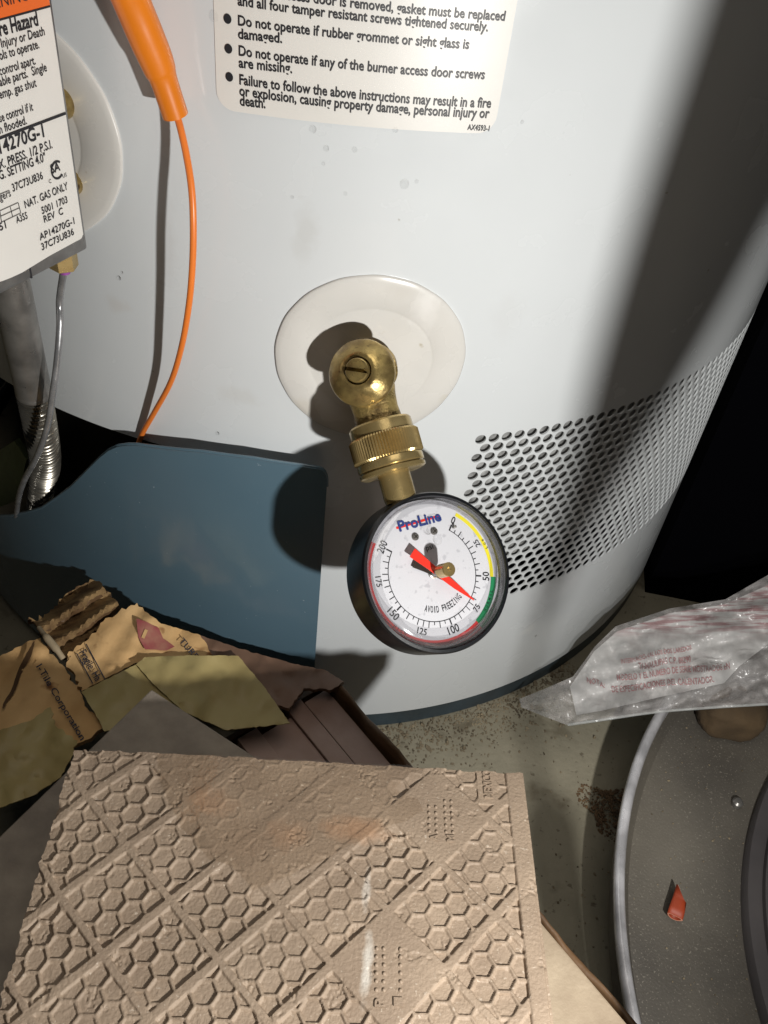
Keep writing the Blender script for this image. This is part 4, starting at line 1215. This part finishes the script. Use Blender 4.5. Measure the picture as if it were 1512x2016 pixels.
OC = (0.31, 0.170, 0.090)
stain(M['tile'], [(_tp(415, 1580), (.010, .006, .02), OC, .35), (_tp(570, 1640), (.008, .006, .02), OC, .35), (_tp(700, 1632), (.012, .005, .02), OC, .55), (_tp(480, 1655), (.012, .009, .02), (0.19, 0.13, 0.085), .45),
                  (_tp(650, 1830), (.03, .02, .02), (0.20, 0.145, 0.10), .35), (_tp(450, 1860), (.03, .022, .02), (0.20, 0.15, 0.105), .4), (_tp(722, 1750), (.0014, .007, .02), (0.46, 0.42, 0.37), .6), (_tp(722, 1905), (.0020, .011, .02), (0.48, 0.45, 0.40), .75)])


def tile_pt(x, y, h=0.0): return TA + t_x * x * TS / 1000 + t_y * y * TS / 1000 + t_n * h / 1000


def raised_text(body, x, y0, y1, cap):
    """letters standing proud, read up the tile (towards the far edge)."""
    V0, F0 = glyphs(body, 0.02); a, b = V0[:, 0].min(), V0[:, 0].max(); n = len(V0); cap_h = _capH
    W = [tile_pt(x - cap * (yy / cap_h), y0 + (y1 - y0) * (xx - a) / (b - a), 0.60) for xx, yy in V0] + [tile_pt(x - cap * (yy / cap_h), y0 + (y1 - y0) * (xx - a) / (b - a), -0.3) for xx, yy in V0]
    cnt = {}
    for f in F0:
        for i in range(3): cnt[(f[i], f[(i + 1) % 3])] = 1
    Ff = list(F0) + [(p, q, n + q, n + p) for (p, q) in cnt if (q, p) not in cnt]
    mesh_obj('raised_letter', W, Ff, M['tile'], patt, smooth=False)


raised_text('MEXICO', 159.6, 12.2, -0.6 + 1.2, 3.3)
for ch, x, y in (('A', 138.0, 30.6), ('M', 144.0, 30.6), ('P', 118.6, 87.2), ('I', 124.6, 86.6)):
    raised_text(ch, x, y, y - 2.5, 2.9)
dotm = None
for xs0, ylist in (((135.0, 137.6), [17.0 + 2.45 * k for k in range(5)]), ((141.1, 143.5), [14.4 + 2.45 * k for k in range(6)]), ((116.1, 118.5), [69.2 + 2.55 * k for k in range(6)]), ((123.9,), [69.0 + 2.55 * k for k in range(6)])):
    for xx in xs0:
        for yy in ylist:
            if dotm is None:
                V = []; F = []
                for r_, h_ in ((0.78, -0.2), (0.72, 0.15), (0.5, 0.42), (0.2, 0.55)):
                    for k in range(10):
                        a = 2 * PI * k / 10; V.append((t_x * r_ * math.cos(a) + t_y * r_ * math.sin(a) + t_n * h_) / 1000)
                for i in range(3):
                    for k in range(10): F.append((i * 10 + k, i * 10 + (k + 1) % 10, (i + 1) * 10 + (k + 1) % 10, (i + 1) * 10 + k))
                F.append(tuple(30 + k for k in range(10)))
                o = mesh_obj('raised_dot', V, F, M['tile'], patt); dotm = o.data
            else:
                o = bpy.data.objects.new('raised_dot', dotm); link(o); attach(o, patt)
            o.location = [float(c) for c in tile_pt(xx + random.uniform(-.1, .1), yy + random.uniform(-.1, .1))]
# puddle on the tile
pp = [(32, -0.2), (34, 8), (40, 20), (46, 30), (58, 42), (66, 44), (74, 52), (84, 47), (98, 40), (108, 33), (119, 27), (133, 19), (131, 14), (123, 11), (126, 5), (136, -0.2)]
pp = torn([(*p, 0.5) for p in pp[:-1]] + [(*pp[-1], 0)], 1.2, 3)
v2, f2 = flat_sheet_cdt(pp, 4.0, 0.2)
pw = mesh_obj('puddle', [tile_pt(x, y, 0.10) for x, y in v2], f2, M['water'])
tag(pw, 'thin puddle of water along the far edge of the patterned tile', 'puddle')
# supporting tiles under the patterned tile
for k in range(3):
    ang = math.radians(random.uniform(-3, 3)); ax = t_x * math.cos(ang) + _h * math.sin(ang); ay = -t_x * math.sin(ang) + _h * math.cos(ang)
    o0 = TA + t_x * (0.006 + 0.003 * k) + _h * 0.034; o0 = np.array([o0[0], o0[1], 0.1503 + 0.0100 * k])
    t = box_obj('ceramic_tile', o0, ax, ay, ZU, (TW - 0.03, 0.125, 0.0096), M['tile_tan' if k % 2 else 'tile_grey'], bevel=0.0008)
    tag(t, 'plain tile stacked under the patterned tile, ' + ['lowest of three', 'middle of three', 'uppermost of three'][k], 'tile', 'tiles stacked under the patterned tile')

# ================================================================== round pan with a bright rim
PC = np.array([0.4277, 0.1969]); PR = 0.2827; PZ = 0.052
pan = thing('round_pan', (PC[0], PC[1], 0), 'large round dusty dark metal pan with a bright rolled rim, at the lower right', 'pan')
lathe('pan_floor', [(0.0001, 0.034), (0.20, 0.034), (PR - 0.012, 0.036), (PR - 0.007, 0.042), (PR - 0.004, 0.048)], (PC[0], PC[1], 0), ZU, M['pan'], pan, seg=240, closed=False)
lathe('pan_wall', [(PR - 0.020, 0.0005), (PR - 0.006, 0.018), (PR - 0.0012, 0.046)], (PC[0], PC[1], 0), ZU, M['pan'], pan, seg=240, closed=False)
lathe('rim', [(PR - 0.0062, 0.0475), (PR - 0.0058, 0.0520), (PR - 0.0042, 0.0548), (PR - 0.0018, 0.0556), (PR, 0.0540), (PR + 0.0004, 0.0515), (PR - 0.0010, 0.046)], (PC[0], PC[1], 0), ZU, M['rim'], pan, seg=240, closed=False, sharp=80)
lathe('inner_lid', [(0.0001, 0.0435), (0.19, 0.0430), (0.1980, 0.0420), (0.1988, 0.0392), (0.2003, 0.0390), (0.2010, 0.0425), (0.2072, 0.0415), (0.2088, 0.0385), (0.2088, 0.034)], (PC[0], PC[1], 0), ZU, M['lid'], pan, seg=240, closed=False, sharp=40)
sx = on_height(1452, 1580, 0.037); lathe('lid_screw', [(0.0032, -0.002), (0.0032, 0.0010), (0.0020, 0.0022), (0.0001, 0.0024)], sx, ZU, M['steel'], pan, seg=18)
for k in range(150):
    a = random.uniform(2.4, 3.9); rr = random.uniform(0.208, PR - 0.014); s = random.uniform(0.0002, 0.0007)
    if k == 0:
        gm = []; gf = []
        bmx = bmesh.new()
    m_ = Matrix.Translation((PC[0] + rr * math.cos(a), PC[1] + rr * math.sin(a), 0.0345 + 0.002 * max(0, (rr - 0.2) / 0.07))) @ Matrix.Rotation(random.uniform(0, 6), 4, 'Z') @ Matrix.Diagonal((s, s * random.uniform(0.5, 1.6), s * 0.6, 1))
    bmesh.ops.create_icosphere(bmx, subdivisions=1, radius=1.0, matrix=m_)
gme = bpy.data.meshes.new('grit'); bmx.to_mesh(gme); bmx.free(); gme.materials.append(M['dirt'])
grit = link(bpy.data.objects.new('grit', gme)); tag(grit, 'pale grit scattered over the dusty pan', kind='stuff')
# red rubber scrap
zs = 0.0395
a = on_height(1328, 1806, zs + 0.003); b = on_height(1340, 1762, zs + 0.004); d = nrm(b - a); e2 = nrm(np.cross(ZU, d)); e3 = np.cross(d, e2)
V = []; F = []; S = 18; LSC = float(np.linalg.norm(b - a))
for (f, w, h, tip) in ((0, 0.0042, 0.0027, 0), (0.35, 0.0042, 0.0028, 0), (0.75, 0.0038, 0.0027, 0), (1.0, 0.0036, 0.0024, 1)):
    for rr_ in (1.0, 0.76):
        for k in range(S):
            t = 2 * PI * k / S; sh = 0.0045 * math.cos(t) * tip
            V.append(a + d * (LSC * f + sh) + e2 * w * rr_ * math.cos(t) + e3 * h * rr_ * (math.sin(t) + 0.25 * math.cos(2 * t)))
fm = []
for i in range(3):
    for k in range(S):
        k2 = (k + 1) % S; A0, B0 = i * 2 * S, (i + 1) * 2 * S
        F.append((A0 + k, A0 + k2, B0 + k2, B0 + k)); fm.append(0); F.append((A0 + S + k2, A0 + S + k, B0 + S + k, B0 + S + k2)); fm.append(0)
for A0 in (0, 6 * S):
    for k in range(S):
        k2 = (k + 1) % S; F.append((A0 + k, A0 + S + k, A0 + S + k2, A0 + k2)); fm.append(1)
sc_ = mesh_obj('tubing_scrap', V, F, None, None, mats=[M['scrap'], M['scrap_cut']], fmat=fm)
tag(sc_, 'short cut piece of red rubber tubing lying in the dusty pan', 'tubing')
# tan foam lump in the pan behind the bag
bmx = bmesh.new(); bmesh.ops.create_icosphere(bmx, subdivisions=4, radius=1.0)
fc = on_height(1438, 1398, 0.048); e1 = nrm(np.array([RT[0], RT[1], 0])); e2 = np.cross(ZU, e1)
for v in bmx.verts:
    p = np.array(v.co); p = np.sign(p) * np.abs(p) ** 0.75
    w = 1 + 0.16 * mnoise.noise((p[0] * 1.7, p[1] * 1.7, p[2] * 1.7 + 4)) + 0.05 * mnoise.noise((p[0] * 6, p[1] * 6, p[2] * 6))
    q = fc + (e1 * p[0] * 0.022 + e2 * p[1] * 0.017 + ZU * p[2] * 0.014) * w; v.co = q
fme = bpy.data.meshes.new('foam_lump'); bmx.to_mesh(fme); bmx.free(); fme.materials.append(M['foam']); fme.polygons.foreach_set('use_smooth', [True] * len(fme.polygons))
fo = link(bpy.data.objects.new('foam_lump', fme)); tag(fo, 'dim tan lump resting in the pan just below the plastic bag', 'foam')

# ================================================================== plastic bag of papers
BC = [(1010, 1384, .012), (1110, 1426, .050), (1290, 1402, .066), (1512, 1386, .070), (1600, 1380, .070), (1130, 1335, .045), (1215, 1236, .062), (1320, 1202, .074), (1430, 1183, .082), (1512, 1140, .088), (1600, 1100, .092), (1300, 1330, .066), (1440, 1300, .076), (1180, 1380, .055), (1560, 1250, .082)]


def bag_z(u, v):
    ws = [1.0 / ((u - a) ** 2 + (v - b) ** 2 + 1200.0) ** 1.4 for a, b, _ in BC]
    z = sum(w * c[2] for w, c in zip(ws, BC)) / sum(ws)
    # long folds running along the bag
    s = (v - 1100) + 0.33 * (u - 1000)
    z += 0.010 * (abs(mnoise.noise((u * 0.012, v * 0.022, 1.7))) - 0.2) + 0.005 * abs(mnoise.noise((u * 0.03 + 0.02 * v, v * 0.045, 5.2)))
    return z + 0.0020 * math.sin(s * 0.075 + 0.004 * u) + 0.0010 * math.sin(s * 0.19 - 0.011 * u) + 0.0012 * math.sin(u * 0.05 + v * 0.02)


bag = thing('plastic_bag', on_height(1300, 1400, 0.0) * np.array([1, 1, 0]) + np.array([0, 0, 0.1]), 'clear plastic bag holding a folded sheet with red printing, beside the tank base', 'bag')
pl_ = [(1122, 1352), (1170, 1282), (1215, 1243), (1320, 1207), (1425, 1190), (1512, 1152), (1590, 1118), (1590, 1255), (1512, 1268), (1455, 1312), (1425, 1345), (1300, 1372), (1190, 1398), (1135, 1408)]
v2, f2 = flat_sheet_cdt(torn([(*p, 0) for p in pl_], 0, 14), 12, 0.15)
pap = mesh_obj('printed_sheet', [on_height(u, v, bag_z(u, v) - 0.004) for u, v in v2], f2, M['bag_paper'], bag, uvs=[((u - 1000) / 600, (1420 - v) / 320) for u, v in v2])
fl = [(1026, 1392), (1022, 1376), (1068, 1358), (1128, 1332), (1172, 1272), (1212, 1233), (1318, 1198), (1428, 1180), (1512, 1132), (1600, 1090), (1600, 1382), (1512, 1387), (1400, 1394), (1290, 1403), (1180, 1419), (1118, 1428), (1075, 1412)]
v2, f2 = flat_sheet_cdt(torn([(*p, 0) for p in fl], 0, 8), 6, 0.25)
mesh_obj('film', [on_height(u, v, bag_z(u, v) + 0.0012 + 0.006 * abs(mnoise.noise((u * 0.035, v * 0.05, 9.3))) + 0.0025 * abs(mnoise.noise((u * 0.09, v * 0.12, 2.3)))) for u, v in v2], f2, M['film'], bag)
mesh_obj('film_back', [on_height(u, v, bag_z(u, v) - 0.009) for u, v in v2], f2, M['film'], bag)
# welded lower seam
sm = spline([on_height(u, v, bag_z(u, v)) for u, v in ((1118, 1427), (1180, 1418), (1290, 1402), (1400, 1393), (1512, 1386), (1600, 1380))], 8)
tube('seam', sm, 0.0009, M['film_seam'], bag, seg=8)


def b4(x, y): return (980 + x / 2.842, 1120 + y / 2.842)


def bag_text(body, a, b, cap, bold=0.014):
    a, b = np.array(b4(*a)), np.array(b4(*b)); up_ = np.array([-0.10, -1.0])

    def fn(x, y):
        q = a + (b - a) * x + up_ * y * cap + np.array([0, 2.0 * math.sin(x * 9)])
        return on_height(q[0], q[1], bag_z(*q) - 0.0028)
    text_map('printed_text', body, fn, M['bag_ink'], pap, bold)


bag_text('INTERNACIONAL LOS DOS LAREDOS', (690, 530), (1085, 448), 9)
bag_text('TAMAULIPAS C.P. 88290', (790, 560), (1082, 516), 12)
bag_text('MODELO Y EL NUMERO DE SERIE MOSTRADOS EN', (668, 624), (1300, 556), 12)
bag_text('DE ESPECIFICACIONES DEL CALENTADOR.', (640, 690), (1212, 630), 12)
bag_text('NOTA:', (500, 632), (600, 662), 10)

# ================================================================== dirt and droplets
random.seed(21)
bmx = bmesh.new()
for k in range(1500):
    if k < 1330:
        a = D2R(random.uniform(12, 45)); off = abs(random.gauss(0.0, 0.016)); p = tank_pt(a, 0, off)
    else:
        p = on_height(random.uniform(820, 1200), random.uniform(1420, 1900), 0)
    s = random.uniform(0.0003, 0.0009) * (2.2 if k % 29 == 0 else 1)
    m_ = Matrix.Translation((p[0], p[1], s * 0.3)) @ Matrix.Rotation(random.uniform(0, 6), 4, 'Z') @ Matrix.Rotation(random.uniform(0, 3), 4, 'X') @ Matrix.Diagonal((s, s * random.uniform(0.4, 2.2), s * 0.6, 1))
    bmesh.ops.create_icosphere(bmx, subdivisions=1, radius=1.0, matrix=m_)
dme = bpy.data.meshes.new('dirt'); bmx.to_mesh(dme); bmx.free(); dme.materials.append(M['dirt'])
dirt = link(bpy.data.objects.new('dirt', dme)); tag(dirt, 'dry dirt and grit along the foot of the tank', kind='stuff')
# rusty clump by the pan
bmx = bmesh.new(); rc_ = on_height(1200, 1592, 0.0)
for k in range(600):
    a = random.uniform(0, 2 * PI); rr_ = 0.017 * math.sqrt(random.random()) * (1 + 0.3 * math.sin(3 * a)); s = random.uniform(0.0003, 0.0010)
    m_ = Matrix.Translation((rc_[0] + rr_ * math.cos(a), rc_[1] + rr_ * math.sin(a), s * 0.3 + 0.003 * max(0, 1 - rr_ / 0.018))) @ Matrix.Rotation(random.uniform(0, 6), 4, 'Z') @ Matrix.Diagonal((s, s * random.uniform(0.5, 1.8), s * 0.6, 1))
    bmesh.ops.create_icosphere(bmx, subdivisions=1, radius=1.0, matrix=m_)
rme = bpy.data.meshes.new('rust_clump'); bmx.to_mesh(rme); bmx.free(); rme.materials.append(M['rust'])
ro = link(bpy.data.objects.new('rust_clump', rme)); tag(ro, 'clump of rusty brown dirt on the concrete beside the pan rim', 'dirt')

dropm = None


def drop(u, v, r, surf='tank', label='small clear water droplet clinging to the white tank', group='droplets on the tank'):
    global dropm
    if surf == 'tank':
        t_, z = tank_tz(u, v); p = tank_pt(t_, z, 0); nn = np.array([math.sin(t_), -math.cos(t_), 0])
    else:
        p = surf[0]; nn = surf[1]
    if dropm is None:
        V = []; F = []; S = 16; prof = [(1.0, 0.0), (0.96, 0.18), (0.80, 0.36), (0.5, 0.50), (0.2, 0.55)]
        for r_, h_ in prof:
            for k in range(S): V.append((r_ * math.cos(2 * PI * k / S), r_ * math.sin(2 * PI * k / S), h_))
        for i in range(len(prof) - 1):
            for k in range(S): F.append((i * S + k, i * S + (k + 1) % S, (i + 1) * S + (k + 1) % S, (i + 1) * S + k))
        F.append(tuple((len(prof) - 1) * S + k for k in range(S))); F.append(tuple(reversed(range(S))))
        o = mesh_obj('water_drop', V, F, M['drop']); dropm = o.data
    else:
        o = link(bpy.data.objects.new('water_drop', dropm))
    o.rotation_mode = 'QUATERNION'; o.rotation_quaternion = Vector(nn).to_track_quat('Z', 'Y'); o.location = [float(c) for c in p + nn * 0.00005]
    o.scale = (r, r * 1.15, r)
    return tag(o, label, 'droplet', group)


for u, v, r, lb in ((422, 32, .0017, 'large water droplet on the left edge of the warning label'), (616, 254, .0013, 'water droplet touching the lower left border of the warning label'),
                    (642, 292, .0011, 'left droplet of the pair below the warning label'), (698, 294, .0010, 'right droplet of the pair below the warning label'),
                    (796, 362, .0018, 'largest water droplet on bare tank between warning label and ivory disc'), (820, 357, .0008, 'tiny droplet just right of the largest droplet below the label'),
                    (636, 322, .0007, 'tiny droplet below the left one of the droplet pair'), (234, 547, .0010, 'lower of two droplets between the brass nut and the orange wire'),
                    (240, 536, .0006, 'upper, smaller of two droplets between the brass nut and the orange wire'), (1028, 240, .0007, 'small droplet right of the lower right corner of the warning label'),
                    (680, 381, .0008, 'small droplet halfway between the droplet pair and the ivory disc'), (575, 388, .0007, 'small droplet left of the middle, between label and ivory disc'),
                    (428, 853, .0010, 'water droplet just above the blue door, right of the orange wire'), (778, 255, .0011, 'water droplet on the lower border of the warning label'),
                    (1055, 1252, .0009, 'water droplet low on the tank, right of the gauge'), (712, 1301, .0007, 'water droplet low on the tank, below left of the gauge')):
    drop(u, v, r, 'tank', lb, 'droplets on the tank')
for u, v, r, lb in ((861, 1062, .0021, 'larger droplet on the gauge lens below the dial screws'), (846, 1043, .0015, 'smaller droplet on the gauge lens between the dial screws'), (925, 1218, .0007, 'tiny droplet on the gauge lens beside the number 100')):
    x, y = dial_px(u, v, 0.0082); drop(0, 0, r, (dialp(x, y, 0.0082), G_N), lb, 'droplets on the gauge lens')

# smudges and scuffs on the enamel and the ivory disc
stain(M['enamel'], [(on_tank(600, 462), (.005, .005, .012), (0.52, 0.52, 0.50), .35), (on_tank(330, 480), (.004, .004, .02), (0.56, 0.55, 0.54), .3), (on_tank(230, 600), (.006, .006, .004), (0.60, 0.57, 0.54), .4), (on_tank(1040, 1240), (.006, .006, .004), (0.80, 0.80, 0.78), .5),
                    (on_tank(860, 190), (.004, .004, .008), (0.62, 0.62, 0.60), .4), (on_tank(470, 780), (.010, .010, .005), (0.58, 0.57, 0.54), .3), (on_tank(1000, 620), (.008, .008, .012), (0.62, 0.63, 0.63), .3)])
stain(M['plastic'], [(on_tank(835, 610), (.006, .006, .010), (0.82, 0.80, 0.77), .6), (on_tank(895, 790), (.007, .007, .006), (0.56, 0.50, 0.36), .55), (on_tank(600, 800), (.006, .006, .006), (0.60, 0.55, 0.46), .4), (on_tank(790, 570), (.006, .006, .004), (0.60, 0.57, 0.52), .4)])

# ================================================================== unseen blocker added right of the frame, shaped to shade tank and floor
blocker = thing('shade_blocker', (0.1446, 0.10, 0.09), 'added black shade caster, unseen right of the tank, shaped for its shadow', 'blocker')
hz = [(0.1416, 0.090, 0.0040), (0.1416, 0.098, 0.0066), (0.1416, 0.15, 0.0072), (0.1416, 0.218, 0.0072), (0.1412, 0.228, 0.0056), (0.1400, 0.237, 0.0016), (0.1395, 0.250, 0.0012), (0.1390, 0.272, 0.0012), (0.1390, 0.286, 0.0026), (0.1392, 0.300, 0.0040), (0.1405, 0.314, 0.0062), (0.1422, 0.330, 0.0092), (0.1440, 0.35, 0.0116), (0.1446, 0.37, 0.0122), (0.1446, 0.55, 0.0122), (0.1446, 1.2, 0.0122)]
hs = spline([[x, 0.10, z, r] for x, z, r in hz], 6)
tube('blocker_run', [q[:3] for q in hs], [q[3] for q in hs], M['black'], blocker, seg=20)
